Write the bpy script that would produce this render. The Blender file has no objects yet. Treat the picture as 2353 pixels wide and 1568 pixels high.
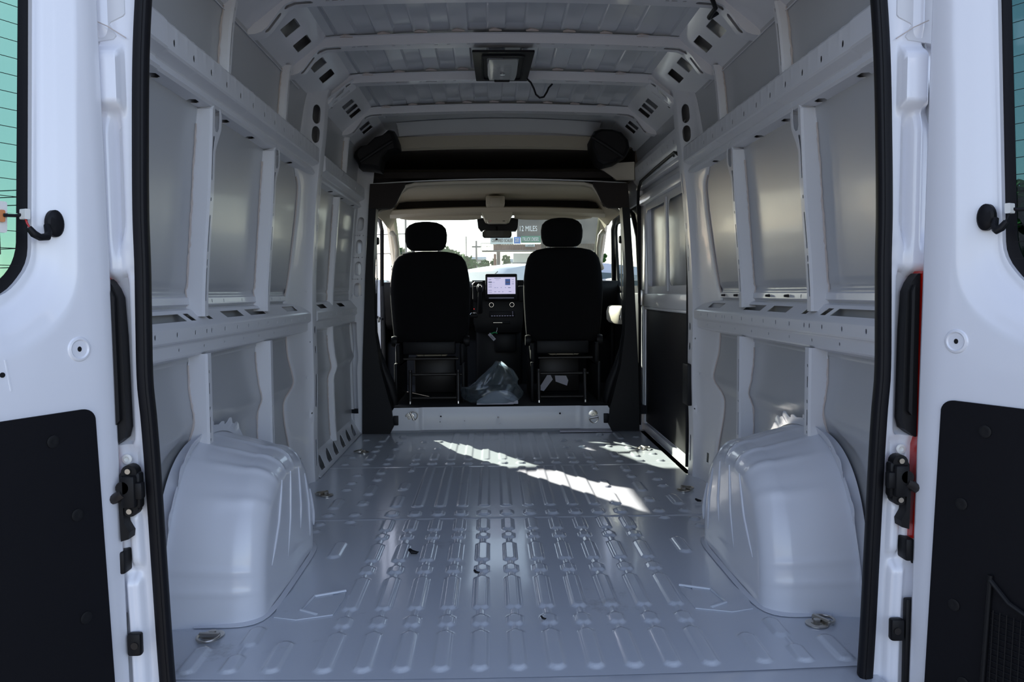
import bpy, math, random
import numpy as np
from mathutils import Vector, Matrix
from mathutils.geometry import delaunay_2d_cdt
from mathutils import noise as mnoise

SC = bpy.context.scene
COL = SC.collection
random.seed(7)
PI = math.pi

# ------------------------------------------------------------------ camera, sky, sun, exposure
# x to the right, y towards the cab, z up; cargo floor at z = 0; the camera stands at y = 0 behind the van
yaw, pitch, roll = math.radians(1.5248), math.radians(3.5585), math.radians(-0.44256)
Fv = Vector((math.sin(yaw)*math.cos(pitch), math.cos(yaw)*math.cos(pitch), -math.sin(pitch)))
R0 = Vector((math.cos(yaw), -math.sin(yaw), 0)); U0 = R0.cross(Fv)
Rv = math.cos(roll)*R0 + math.sin(roll)*U0
Uv = -math.sin(roll)*R0 + math.cos(roll)*U0
cd = bpy.data.cameras.new('camera'); cam = bpy.data.objects.new('camera', cd); COL.objects.link(cam)
cam.matrix_world = Matrix(((Rv.x, Uv.x, -Fv.x, -.0601), (Rv.y, Uv.y, -Fv.y, 0), (Rv.z, Uv.z, -Fv.z, .89), (0, 0, 0, 1)))
cd.sensor_width = 36; cd.lens = 1800/2353*36; cd.clip_start = .05; cd.clip_end = 500
SC.camera = cam

SUN_DIR = Vector((-.545, .838, 0)).normalized()     # where the sun stands (front left of the van)
SUN_EL = math.radians(27.4)
w = bpy.data.worlds.new('sky'); SC.world = w; w.use_nodes = True
nt = w.node_tree; nt.nodes.clear()
sky = nt.nodes.new('ShaderNodeTexSky'); sky.sky_type = 'NISHITA'; sky.sun_disc = False
sky.sun_elevation = SUN_EL; sky.sun_rotation = math.atan2(SUN_DIR.x, SUN_DIR.y)
sky.air_density = 1.0; sky.dust_density = .8; sky.ozone_density = 2.5
bg = nt.nodes.new('ShaderNodeBackground'); bg.inputs[1].default_value = .30
wo = nt.nodes.new('ShaderNodeOutputWorld')
hs = nt.nodes.new('ShaderNodeHueSaturation'); hs.inputs['Saturation'].default_value = .74
mc = nt.nodes.new('ShaderNodeMix'); mc.data_type = 'RGBA'; mc.blend_type = 'MULTIPLY'; mc.inputs['Factor'].default_value = 1; mc.inputs['B'].default_value = (1.03, .975, 1.0, 1)
nt.links.new(sky.outputs[0], hs.inputs['Color']); nt.links.new(hs.outputs[0], mc.inputs['A']); nt.links.new(mc.outputs['Result'], bg.inputs[0]); nt.links.new(bg.outputs[0], wo.inputs[0])
sl = bpy.data.lights.new('sun', 'SUN'); sl.energy = 14.0; sl.angle = math.radians(.6); sl.color = (1, .94, .84)
so = bpy.data.objects.new('sun', sl); COL.objects.link(so)
sd = Vector((SUN_DIR.x*math.cos(SUN_EL), SUN_DIR.y*math.cos(SUN_EL), math.sin(SUN_EL)))
so.rotation_euler = sd.to_track_quat('Z', 'Y').to_euler(); so.location = (0, 0, 20)
vs = SC.view_settings
vs.view_transform = 'Standard'; vs.look = 'None'; vs.gamma = 1; vs.use_curve_mapping = False
vs.exposure = .55
SC.cycles.max_bounces = 12; SC.cycles.transparent_max_bounces = 16
SC.cycles.diffuse_bounces = 6; SC.cycles.glossy_bounces = 5
SC.cycles.caustics_reflective = False; SC.cycles.caustics_refractive = False

# ------------------------------------------------------------------ materials
def mat(name, col, rough=.5, metal=0., coat=0., bump=0., bscale=60., vary=0., vscale=8., emit=0., spec=.5, stretch=None):
    m = bpy.data.materials.new(name); m.use_nodes = True
    n = m.node_tree; b = n.nodes['Principled BSDF']
    b.inputs['Base Color'].default_value = (*col, 1); b.inputs['Roughness'].default_value = rough
    b.inputs['Metallic'].default_value = metal; b.inputs['Coat Weight'].default_value = coat
    b.inputs['Coat Roughness'].default_value = .08; b.inputs['Specular IOR Level'].default_value = spec
    tc = n.nodes.new('ShaderNodeTexCoord'); src = tc.outputs['Object']
    if stretch:
        mp = n.nodes.new('ShaderNodeMapping'); mp.inputs['Scale'].default_value = stretch
        n.links.new(src, mp.inputs[0]); src = mp.outputs[0]
    if vary:
        t = n.nodes.new('ShaderNodeTexNoise'); t.inputs['Scale'].default_value = vscale; t.inputs['Detail'].default_value = 5
        n.links.new(src, t.inputs['Vector'])
        r = n.nodes.new('ShaderNodeMapRange'); r.inputs['To Min'].default_value = 1-vary; r.inputs['To Max'].default_value = 1+vary
        n.links.new(t.outputs['Fac'], r.inputs['Value'])
        mx = n.nodes.new('ShaderNodeMix'); mx.data_type = 'RGBA'; mx.blend_type = 'MULTIPLY'; mx.inputs['Factor'].default_value = 1
        mx.inputs['A'].default_value = (*col, 1); n.links.new(r.outputs[0], mx.inputs['B'])
        n.links.new(mx.outputs['Result'], b.inputs['Base Color'])
    if bump:
        t = n.nodes.new('ShaderNodeTexNoise'); t.inputs['Scale'].default_value = bscale; t.inputs['Detail'].default_value = 3
        n.links.new(src, t.inputs['Vector'])
        bp = n.nodes.new('ShaderNodeBump'); bp.inputs['Strength'].default_value = bump; bp.inputs['Distance'].default_value = .002
        n.links.new(t.outputs['Fac'], bp.inputs['Height']); n.links.new(bp.outputs[0], b.inputs['Normal'])
    if emit:
        b.inputs['Emission Color'].default_value = (*col, 1); b.inputs['Emission Strength'].default_value = emit
    return m

def glass(name, tint, gloss=.04, dirt=0., dirtcol=(.8, .8, .75)):
    m = bpy.data.materials.new(name); m.use_nodes = True; n = m.node_tree; n.nodes.clear()
    o = n.nodes.new('ShaderNodeOutputMaterial'); tr = n.nodes.new('ShaderNodeBsdfTransparent'); tr.inputs[0].default_value = (*tint, 1)
    gl = n.nodes.new('ShaderNodeBsdfGlossy'); gl.inputs['Roughness'].default_value = gloss
    lw = n.nodes.new('ShaderNodeLayerWeight'); lw.inputs['Blend'].default_value = .5
    pw = n.nodes.new('ShaderNodeMath'); pw.operation = 'POWER'; pw.inputs[1].default_value = 4.5; n.links.new(lw.outputs['Facing'], pw.inputs[0])
    fr = n.nodes.new('ShaderNodeMapRange'); fr.inputs['To Min'].default_value = .035; fr.inputs['To Max'].default_value = .7; n.links.new(pw.outputs[0], fr.inputs['Value'])
    mx = n.nodes.new('ShaderNodeMixShader')
    n.links.new(fr.outputs[0], mx.inputs[0]); n.links.new(tr.outputs[0], mx.inputs[1]); n.links.new(gl.outputs[0], mx.inputs[2])
    last = mx.outputs[0]
    if dirt:
        df = n.nodes.new('ShaderNodeBsdfTranslucent'); df.inputs[0].default_value = (*dirtcol, 1)
        t = n.nodes.new('ShaderNodeTexNoise'); t.inputs['Scale'].default_value = 9; t.inputs['Detail'].default_value = 6
        r = n.nodes.new('ShaderNodeMapRange'); r.inputs['To Min'].default_value = dirt*.4; r.inputs['To Max'].default_value = dirt*1.6
        tc = n.nodes.new('ShaderNodeTexCoord'); n.links.new(tc.outputs['Object'], t.inputs['Vector'])
        n.links.new(t.outputs['Fac'], r.inputs['Value'])
        m2 = n.nodes.new('ShaderNodeMixShader'); n.links.new(r.outputs[0], m2.inputs[0]); n.links.new(last, m2.inputs[1]); n.links.new(df.outputs[0], m2.inputs[2])
        last = m2.outputs[0]
    n.links.new(last, o.inputs[0])
    return m

def floor_mat():
    m = mat('floor paint', (.50, .53, .58), .24, coat=.3, bump=.05, bscale=300)
    n = m.node_tree; b = n.nodes['Principled BSDF']
    tc = n.nodes.new('ShaderNodeTexCoord')
    # scuffs and grime: shapes of their own; the floor also turns greyer towards the cab step
    t = n.nodes.new('ShaderNodeTexNoise'); t.inputs['Scale'].default_value = 9; t.inputs['Detail'].default_value = 8; t.inputs['Roughness'].default_value = .75
    n.links.new(tc.outputs['Object'], t.inputs['Vector'])
    t2 = n.nodes.new('ShaderNodeTexNoise'); t2.inputs['Scale'].default_value = 1.3; n.links.new(tc.outputs['Object'], t2.inputs['Vector'])
    mu = n.nodes.new('ShaderNodeMath'); mu.operation = 'MULTIPLY'; n.links.new(t.outputs['Fac'], mu.inputs[0]); n.links.new(t2.outputs['Fac'], mu.inputs[1])
    r = n.nodes.new('ShaderNodeMapRange'); r.inputs['From Min'].default_value = .33; r.inputs['From Max'].default_value = .42
    r.inputs['To Min'].default_value = 0; r.inputs['To Max'].default_value = .38; n.links.new(mu.outputs[0], r.inputs['Value'])
    sx = n.nodes.new('ShaderNodeSeparateXYZ'); n.links.new(tc.outputs['Object'], sx.inputs[0])
    g = n.nodes.new('ShaderNodeMapRange'); g.inputs['From Min'].default_value = 4.5; g.inputs['From Max'].default_value = 5.0
    g.inputs['To Min'].default_value = 0; g.inputs['To Max'].default_value = .55; n.links.new(sx.outputs[1], g.inputs['Value'])
    gm = n.nodes.new('ShaderNodeMath'); gm.operation = 'MULTIPLY'; n.links.new(g.outputs[0], gm.inputs[0]); n.links.new(t.outputs['Fac'], gm.inputs[1])
    ad = n.nodes.new('ShaderNodeMath'); ad.operation = 'ADD'; ad.use_clamp = True; n.links.new(r.outputs[0], ad.inputs[0]); n.links.new(gm.outputs[0], ad.inputs[1])
    mx = n.nodes.new('ShaderNodeMix'); mx.data_type = 'RGBA'; mx.inputs['A'].default_value = (.50, .53, .58, 1); mx.inputs['B'].default_value = (.20, .20, .20, 1)
    n.links.new(ad.outputs[0], mx.inputs['Factor']); n.links.new(mx.outputs['Result'], b.inputs['Base Color'])
    rr = n.nodes.new('ShaderNodeMapRange'); rr.inputs['To Min'].default_value = .13; rr.inputs['To Max'].default_value = .27
    n.links.new(t2.outputs['Fac'], rr.inputs['Value']); n.links.new(rr.outputs[0], b.inputs['Roughness'])
    return m

M = dict(
 floor=floor_mat(),
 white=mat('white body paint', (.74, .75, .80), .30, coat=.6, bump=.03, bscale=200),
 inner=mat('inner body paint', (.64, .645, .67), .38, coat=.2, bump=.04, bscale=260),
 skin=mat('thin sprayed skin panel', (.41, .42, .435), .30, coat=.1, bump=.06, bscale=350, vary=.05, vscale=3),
 roof=mat('roof panel paint', (.56, .58, .61), .24, coat=.2, bump=.04, bscale=300, vary=.05, vscale=3),
 arch=mat('wheel arch paint', (.60, .62, .67), .30, coat=.4, bump=.02, bscale=200),
 sealer=mat('seam sealer', (.50, .44, .41), .6),
 black=mat('black plastic', (.008, .008, .009), .5, bump=.1, bscale=500, spec=.22),
 rubber=mat('black rubber seal', (.007, .007, .009), .5, spec=.2),
 board=mat('black hardboard', (.006, .006, .008), .6, bump=.25, bscale=700, spec=.14),
 felt=mat('dark felt', (.035, .030, .028), .95, bump=.3, bscale=600, spec=.1),
 lining=mat('brown felt lining', (.13, .11, .09), .95, bump=.3, bscale=600, spec=.1),
 cream=mat('cream headliner', (.42, .38, .30), .9, bump=.15, bscale=500, spec=.2),
 creamp=mat('cream plastic', (.48, .44, .36), .55),
 fabric=mat('black seat fabric', (.008, .008, .009), .95, bump=.3, bscale=900, spec=.1),
 darkm=mat('dark painted steel', (.018, .015, .014), .45, metal=.2),
 steel=mat('zinc plated steel', (.55, .52, .47), .28, metal=1),
 chrome=mat('chrome', (.8, .8, .8), .12, metal=1),
 carpet=mat('black cab carpet', (.008, .009, .012), .95, bump=.4, bscale=400),
 screen=mat('lit screen', (.55, .52, .72), .3, emit=.55),
 blue=mat('screen blue', (.02, .06, .22), .3, emit=.5),
 uigrey=mat('screen grey text', (.18, .19, .28), .3, emit=.5),
 lens=mat('frosted lamp lens', (.33, .34, .33), .35),
 red=mat('red lens', (.45, .010, .006), .12, coat=.6),
 redleds=mat('red indicator', (.8, .03, .03), .3, emit=1),
 paper=mat('white paper', (.62, .60, .66), .8),
 green=mat('green tag', (.02, .30, .10), .5),
 orange=mat('copper terminal', (.60, .22, .08), .4),
 nylon=mat('white nylon', (.75, .75, .72), .4),
 glasst=glass('tinted rear glass', (.20, .31, .30)),
 glassw=glass('windshield glass', (.90, .95, .92), dirt=.013),
 film=glass('clear polythene film', (.82, .86, .88), gloss=.22, dirt=.10, dirtcol=(.85, .92, .95)),
 asphalt=mat('asphalt', (.16, .155, .15), .9, vary=.2, vscale=2),
 carw=mat('white car paint', (.44, .47, .50), .25, coat=.8),
 carg=mat('car window glass', (.05, .08, .085), .15, spec=.25),
 leaf=mat('tree leaves', (.035, .10, .022), .8, spec=.1, vary=.5, vscale=3),
 bark=mat('bark', (.09, .07, .05), .9),
 wood=mat('grey utility pole', (.20, .18, .17), .9),
 rust=mat('red brown slatted panel', (.20, .10, .075), .8, vary=.15, vscale=2),
 signd=mat('dark billboard face', (.045, .050, .055), .7),
 signw=mat('white sign panel', (.62, .68, .66), .6),
 signb=mat('blue sign panel', (.04, .20, .55), .6),
 signg=mat('green sign panel', (.02, .19, .12), .6),
 mirror=mat('mirror glass', (.25, .27, .28), .08, metal=1),
 ltext=mat('white lettering', (.8, .8, .8), .6),
 dtext=mat('dark lettering', (.03, .03, .04), .6),
 truss=mat('dark green steel', (.03, .05, .055), .6),
 brick=mat('pale building wall', (.50, .48, .45), .9),
)

# ------------------------------------------------------------------ mesh helpers
class MB:
    """collects geometry for ONE mesh object; sx=-1 mirrors it to the other side of the van"""
    def __init__(s, sx=1): s.v = []; s.f = []; s.mi = []; s.sx = sx; s.m = 0
    def add(s, vs, fs):
        b = len(s.v); s.v += [tuple(p) for p in vs]
        for f in fs: s.f.append([b+i for i in f]); s.mi.append(s.m)
        return s
    def box(s, x0, x1, y0, y1, z0, z1, bev=0., T=None):
        x0, x1 = min(x0, x1), max(x0, x1)
        if bev <= 0:
            v = [(x, y, z) for x in (x0, x1) for y in (y0, y1) for z in (z0, z1)]
            f = [(0, 1, 3, 2), (4, 6, 7, 5), (0, 4, 5, 1), (2, 3, 7, 6), (0, 2, 6, 4), (1, 5, 7, 3)]
        else:
            b = bev; v = []; f = []
            def ring(z, i):
                xa, xb, ya, yb = x0+i, x1-i, y0+i, y1-i; c = b
                return [(xa+c, ya, z), (xb-c, ya, z), (xb-c*.3, ya+c*.3, z), (xb, ya+c, z), (xb, yb-c, z), (xb-c*.3, yb-c*.3, z), (xb-c, yb, z), (xa+c, yb, z), (xa+c*.3, yb-c*.3, z), (xa, yb-c, z), (xa, ya+c, z), (xa+c*.3, ya+c*.3, z)]
            rs = [ring(z0, b*.8), ring(z0+b*.3, b*.25), ring(z0+b, 0), ring(z1-b, 0), ring(z1-b*.3, b*.25), ring(z1, b*.8)]
            for r in rs: v += r
            n = 12
            for k in range(5):
                for i in range(n): f.append((k*n+i, k*n+(i+1) % n, (k+1)*n+(i+1) % n, (k+1)*n+i))
            f.append(tuple(reversed(range(n)))); f.append(tuple(range(5*n, 6*n)))
        if T: v = [T @ Vector(p) for p in v]
        return s.add(v, f)
    def loft(s, rings, cap=True, closed=True):
        n = len(rings[0]); v = [p for r in rings for p in r]; f = []
        for k in range(len(rings)-1):
            for i in range(n if closed else n-1):
                j = (i+1) % n; f.append((k*n+i, k*n+j, (k+1)*n+j, (k+1)*n+i))
        if cap and closed: f.append(tuple(reversed(range(n)))); f.append(tuple((len(rings)-1)*n+i for i in range(n)))
        return s.add(v, f)
    def tube(s, pts, r, n=10, cap=True, closed=False):
        pts = [Vector(p) for p in pts]; rings = []; N = len(pts); prev = None
        for i, p in enumerate(pts):
            if closed: t = pts[(i+1) % N]-pts[i-1]
            else: t = pts[min(i+1, N-1)]-pts[max(i-1, 0)]
            t.normalize()
            a = prev if prev is not None else (Vector((0, 0, 1)) if abs(t.z) < .9 else Vector((1, 0, 0)))
            a = (a-t*a.dot(t)).normalized(); b = t.cross(a); prev = a
            rr = r[i] if isinstance(r, (list, tuple)) else r
            rings.append([p+(a*math.cos(q)+b*math.sin(q))*rr for q in [2*PI*k/n for k in range(n)]])
        if closed: rings.append(rings[0]); cap = False
        return s.loft(rings, cap)
    def cyl(s, a, b, r, n=16, r2=None): return s.tube([a, b], [r, r if r2 is None else r2], n)
    def lathe(s, c, prof, n=24, axis='z', T=None):
        rings = []
        for (r, h) in prof:
            ring = []
            for k in range(n):
                q = 2*PI*k/n; a, b = r*math.cos(q), r*math.sin(q)
                p = {'z': (a, b, h), 'y': (b, h, a), 'x': (h, a, b)}[axis]
                p = Vector(p)
                if T: p = T @ p
                ring.append((c[0]+p[0], c[1]+p[1], c[2]+p[2]))
            rings.append(ring)
        return s.loft(rings)
    def prism(s, outline, mapf, d0, d1):
        n = len(outline)
        v = [mapf(u, w, d0) for u, w in outline]+[mapf(u, w, d1) for u, w in outline]
        f = [tuple(reversed(range(n))), tuple(range(n, 2*n))]+[(i, (i+1) % n, n+(i+1) % n, n+i) for i in range(n)]
        return s.add(v, f)
    def grid(s, us, vs, fn):
        nu, nv = len(us), len(vs)
        v = [fn(a, b) for b in vs for a in us]
        f = [(j*nu+i, j*nu+i+1, (j+1)*nu+i+1, (j+1)*nu+i) for j in range(nv-1) for i in range(nu-1)]
        return s.add(v, f)
    def plate(s, mapf, u0, u1, v0, v1, uc=(), vc=(), holes=(), outline=None):
        """sheet metal in (u, v) with real holes and fold lines; mapf folds it into place"""
        V = []; E = []
        def line(pts, closed):
            b = len(V); V.extend(Vector(p) for p in pts); n = len(pts)
            for i in range(n if closed else n-1): E.append((b+i, b+(i+1) % n))
        out = outline or [(u0, v0), (u1, v0), (u1, v1), (u0, v1)]
        line(out, True)
        if outline:
            u0, u1 = min(p[0] for p in out), max(p[0] for p in out); v0, v1 = min(p[1] for p in out), max(p[1] for p in out)
        for c in uc:
            if u0 < c < u1: line([(c, v0), (c, v1)], False)
        for c in vc:
            if v0 < c < v1: line([(u0, c), (u1, c)], False)
        for h in holes: line(h, True)
        r = delaunay_2d_cdt(V, E, [], 0, 1e-6)
        vv, ff = r[0], r[2]
        def inside(p, poly):
            k = False; n = len(poly); x, y = p
            for i in range(n):
                xa, ya = poly[i]; xb, yb = poly[i-1]
                if (ya > y) != (yb > y) and x < (xb-xa)*(y-ya)/(yb-ya)+xa: k = not k
            return k
        bb = [(min(p[0] for p in h), max(p[0] for p in h), min(p[1] for p in h), max(p[1] for p in h), h) for h in holes]
        keep = []
        for f in ff:
            c = (sum(vv[i][0] for i in f)/len(f), sum(vv[i][1] for i in f)/len(f))
            if outline and not inside(c, out): continue
            if any(a <= c[0] <= b and d <= c[1] <= e and inside(c, h) for a, b, d, e, h in bb): continue
            keep.append(tuple(f))
        return s.add([mapf(p[0], p[1]) for p in vv], keep)
    def build(s, name, m, parent=None, ang=35, thick=0., flat=False, off=-1):
        me = bpy.data.meshes.new(name)
        v = s.v; f = s.f
        if s.sx < 0: v = [(-p[0], p[1], p[2]) for p in v]; f = [list(reversed(q)) for q in f]
        me.from_pydata([tuple(p) for p in v], [], f)
        for mm in (m if isinstance(m, (list, tuple)) else [m]): me.materials.append(mm)
        if isinstance(m, (list, tuple)): me.polygons.foreach_set('material_index', s.mi)
        me.validate(); me.update()
        if thick: me = solid(me, thick, off, name)
        if not flat:
            me.polygons.foreach_set('use_smooth', [True]*len(me.polygons))
            me.set_sharp_from_angle(angle=math.radians(ang))
        o = bpy.data.objects.new(name, me); COL.objects.link(o)
        if parent:
            o.parent = parent
            o.matrix_parent_inverse = parent.matrix_world.inverted() if parent.type != 'EMPTY' or True else Matrix()
        return o

def solid(me, t, off, name):
    """give a sheet real thickness (off -1: below the surface, 0: centred, 1: above)"""
    n = len(me.vertices); m = len(me.polygons)
    co = np.empty(n*3); me.vertices.foreach_get('co', co); co = co.reshape(-1, 3)
    no = np.empty(n*3); me.vertex_normals.foreach_get('vector', no); no = no.reshape(-1, 3)
    top = co+no*t*(off+1)/2; bot = co+no*t*(off-1)/2
    fs = [list(p.vertices) for p in me.polygons]
    ec = {}
    for f in fs:
        for a, b in zip(f, f[1:]+f[:1]): ec.setdefault((min(a, b), max(a, b)), []).append((a, b))
    nf = fs+[[n+i for i in reversed(f)] for f in fs]+[[b, a, n+a, n+b] for k in ec.values() if len(k) == 1 for a, b in k]
    mats = list(me.materials)
    m2 = bpy.data.meshes.new(name); m2.from_pydata(np.concatenate([top, bot]).tolist(), [], nf)
    for q in mats: m2.materials.append(q)
    m2.update(); bpy.data.meshes.remove(me); m2.name = name
    return m2

def tag(o, label=None, cat=None, group=None, kind=None):
    if label: o['label'] = label
    if cat: o['category'] = cat
    if group: o['group'] = group
    if kind: o['kind'] = kind
    return o
def empty(name, loc=(0, 0, 0), **k):
    o = bpy.data.objects.new(name, None); COL.objects.link(o); o.location = loc; o.empty_display_size = .05
    o.matrix_world = Matrix.Translation(loc)
    return tag(o, **k)
def lerp_tab(tab, x):
    if x <= tab[0][0]: return tab[0][1]
    for (a, fa), (b, fb) in zip(tab, tab[1:]):
        if x <= b: return fa+(fb-fa)*(x-a)/(b-a)
    return tab[-1][1]
def smooth_tab(tab, x):
    n = len(tab)
    if x <= tab[0][0]: return tab[0][1]
    if x >= tab[-1][0]: return tab[-1][1]
    for i in range(n-1):
        a, fa = tab[i]; b, fb = tab[i+1]
        if x <= b:
            m0 = (fb-tab[i-1][1])/(b-tab[i-1][0]) if i > 0 else (fb-fa)/(b-a)
            m1 = (tab[i+2][1]-fa)/(tab[i+2][0]-a) if i < n-2 else (fb-fa)/(b-a)
            h = b-a; t = (x-a)/h
            return (2*t**3-3*t*t+1)*fa+(t**3-2*t*t+t)*h*m0+(-2*t**3+3*t*t)*fb+(t**3-t*t)*h*m1
def sst(e0, e1, x):
    t = np.clip((x-e0)/(e1-e0), 0, 1); return t*t*(3-2*t)
def oval(c, d, w, h, n=7):
    """stadium: w along u, h along v"""
    r = min(w, h)/2; pts = []
    if h >= w:
        for k in range(n+1): a = PI*k/n; pts.append((c+r*math.cos(a), d+h/2-r+r*math.sin(a)))
        for k in range(n+1): a = PI+PI*k/n; pts.append((c+r*math.cos(a), d-h/2+r+r*math.sin(a)))
    else:
        for k in range(n+1): a = -PI/2+PI*k/n; pts.append((c+w/2-r+r*math.cos(a), d+r*math.sin(a)))
        for k in range(n+1): a = PI/2+PI*k/n; pts.append((c-w/2+r+r*math.cos(a), d+r*math.sin(a)))
    return pts
def rect(c, d, w, h, sk=0.): return [(c-w/2-sk, d-h/2), (c+w/2-sk, d-h/2), (c+w/2+sk, d+h/2), (c-w/2+sk, d+h/2)]
def diamond(c, d, w, h): return [(c-w/2, d), (c-w/2+w*.25, d-h/2), (c+w/2-w*.15, d-h/2*.9), (c+w/2, d), (c+w/2-w*.25, d+h/2), (c-w/2+w*.15, d+h/2*.9)]
def rrect(x0, x1, y0, y1, r, n=5):
    p = []
    for cx, cy, a0 in ((x1-r, y1-r, 0), (x0+r, y1-r, PI/2), (x0+r, y0+r, PI), (x1-r, y0+r, 1.5*PI)):
        for k in range(n+1): a = a0+PI/2*k/n; p.append((cx+r*math.cos(a), cy+r*math.sin(a)))
    return p
def profmap(prof):
    """(x, z) polyline -> map (u=y, v=length along the polyline)"""
    L = [0]
    for a, b in zip(prof, prof[1:]): L.append(L[-1]+math.hypot(b[0]-a[0], b[1]-a[1]))
    def f(u, v):
        for i in range(len(prof)-1):
            if v <= L[i+1]+1e-7 or i == len(prof)-2:
                t = (v-L[i])/(L[i+1]-L[i]); a, b = prof[i], prof[i+1]
                return (a[0]+(b[0]-a[0])*t, u, a[1]+(b[1]-a[1])*t)
    return f, L

# skin and inner structure of the body side: half width (x, positive) at height z
SKIN = [(-.06, .94), (0, .945), (.2, .957), (.40, .960), (.44, .957), (.49, .940), (.54, .948), (.62, .957), (.75, .958), (.86, .955), (1.0, .944), (1.16, .930),
        (1.30, .918), (1.45, .902), (1.56, .891), (1.66, .882), (1.74, .872), (1.80, .858), (1.85, .835), (1.90, .79)]
INN = [(-.06, .899), (.22, .898), (.64, .897), (.84, .890), (1.05, .886), (1.217, .878), (1.35, .864), (1.487, .843), (1.644, .823), (1.763, .815), (1.80, .808), (1.86, .79)]
def skx(z): return smooth_tab(SKIN, z)
def inx(z): return smooth_tab(INN, z)
def roofz(x): return 1.945-.035*(x/.72)**2

# ------------------------------------------------------------------ cargo floor
def build_floor():
    ys = np.concatenate([np.arange(1.76, 5.0, .0065), [5.0]]); xs = np.concatenate([np.arange(-.97, .97, .0045), [.97]])
    Xg, Yg = np.meshgrid(xs, ys)
    H = np.zeros_like(Xg)
    def seg(cx, y0, y1, wd=.044, d=.007, ch=.014, e=.008):
        nonlocal H
        # flat topped rib with chamfered ends
        dx = np.abs(Xg-cx); dy = np.maximum(y0-Yg, Yg-y1)
        s = np.maximum(dx-wd/2, dy); s = np.maximum(s, (dx-wd/2+dy+ch)*.707)
        H = np.maximum(H, d*(1-sst(-e, .001, s)))
    main = [-.003+.0925*k for k in range(-5, 6)]
    for i, cx in enumerate(main):
        for (a, b) in ((1.795, 2.015), (2.04, 2.115), (2.153, 2.41), (2.44, 2.515), (2.55, 2.74), (2.785, 2.855), (2.885, 3.04)): seg(cx, a, b)
        seg(cx, 2.0, 3.0, .017, .005, .002)
        seg(cx, 3.085, 3.16, .05)
        if abs(i-5) < 5: seg(cx, 3.215, 3.965, .046, .005)
        else: seg(cx, 3.215, 3.40); seg(cx, 3.5, 3.64); seg(cx, 3.86, 3.965, .03)
        seg(cx, 4.02, 4.075, .05)
        if abs(i-5) < 4: seg(cx, 4.13, 4.93, .046, .005)
        else: seg(cx, 4.13, 4.30); seg(cx, 4.42, 4.47); seg(cx, 4.62, 4.67)
    for q in (-1, 1):
        for (cx, a, b) in ((.60, 2.60, 2.77), (.59, 1.80, 1.97), (.69, 1.80, 1.90), (.685, 1.94, 2.06), (.79, 1.80, 1.95), (.615, 3.09, 3.14), (.72, 3.09, 3.14),
                           (.615, 3.0, 3.035), (.72, 3.20, 3.36), (.61, 3.25, 3.33), (.61, 3.42, 3.60), (.61, 3.68, 3.75), (.61, 3.82, 3.94), (.72, 3.50, 3.54),
                           (.72, 3.62, 3.67), (.72, 3.78, 3.82), (.73, 2.88, 2.93), (.73, 2.97, 3.02), (.61, 4.03, 4.07), (.72, 4.03, 4.07), (.825, 4.03, 4.07),
                           (.61, 4.15, 4.28), (.61, 4.42, 4.47), (.61, 4.60, 4.66), (.61, 4.78, 4.86), (.72, 4.15, 4.30), (.72, 4.36, 4.44), (.72, 4.50, 4.58), (.72, 4.66, 4.88), (.82, 4.2, 4.24), (.82, 4.7, 4.74)):
            seg(q*cx, a, b)
        seg(q*.69, 1.88, 1.96, .016, .004, .001)
    for yy in (2.86, 2.73, 2.53, 2.425, 2.13, 2.03):             # weld dimples between the ribs
        for k in range(-6, 6):
            cx = .043+.0925*k
            H -= .0022*np.exp(-(((Xg-cx)/.013)**2+((Yg-yy)/.014)**2))
    for yy in (3.05, 3.975): H = np.maximum(H, .003*(1-sst(.002, .007, np.abs(Yg-yy))))
    H += .003*(1-sst(1.80, 1.83, Yg)) * 0
    Yl = Yg+.02*(np.abs(Xg)/.75)**2*np.clip((1.815-Yg)/.055, 0, 1)      # bowed rear lip
    nx, ny = len(xs), len(ys)
    verts = np.stack([Xg, Yl, H], -1).reshape(-1, 3)
    idx = np.arange(nx*ny).reshape(ny, nx)
    q = np.stack([idx[:-1, :-1], idx[:-1, 1:], idx[1:, 1:], idx[1:, :-1]], -1).reshape(-1, 4)
    cx = (Xg[:-1, :-1]+.002).ravel(); cy = (Yg[:-1, :-1]+.003).ravel()
    q = q[~(((cx > .885) & (cy > 3.72)) | ((cx < -.895) & (cy > 3.78)))]
    me = bpy.data.meshes.new('floor'); me.from_pydata(verts.tolist(), [], q.tolist())
    me.polygons.foreach_set('use_smooth', [True]*len(q)); me.materials.append(M['floor']); me.update()
    o = bpy.data.objects.new('floor', me); COL.objects.link(o)
    tag(o, 'ribbed pale grey painted steel cargo floor of the van', kind='structure')
    # rear threshold and body below it
    b = MB(); b.box(-.83, .83, 1.69, 1.86, -.03, -.0012, .003); b.box(-.72, .72, 1.66, 1.72, -.05, -.012, .008)
    b.build('threshold', M['floor'], o)
    b = MB(); b.box(-.97, .97, 1.765, 5.0, -.09, -.012); b.box(.885, .96, 3.74, 5.25, -.08, -.05)
    b.build('underframe', M['inner'], o)
    # cab step (riser) with its end bosses
    b = MB()
    def rm(u, v):   # v: height along the sheet
        z = v; y = 4.985-.03*sst(0, .02, v)+.015*sst(.1, .16, v)
        y -= .012*(1-sst(.50, .53, abs(u)))*1.0 if False else .0
        y += -.014*float(sst(.50, .53, abs(u)))
        return (u, float(y), z)
    us = sorted(set([round(x, 3) for x in np.arange(-.73, .735, .03)]+[-.53, -.515, -.5, .5, .515, .53]))
    holes = [oval(-.385, .105, .011, .011), oval(-.39, .07, .006, .006), oval(-.235, .075, .006, .006), oval(-.02, .095, .013, .013), oval(-.01, .055, .009, .009), oval(.375, .115, .012, .012)]
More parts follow.
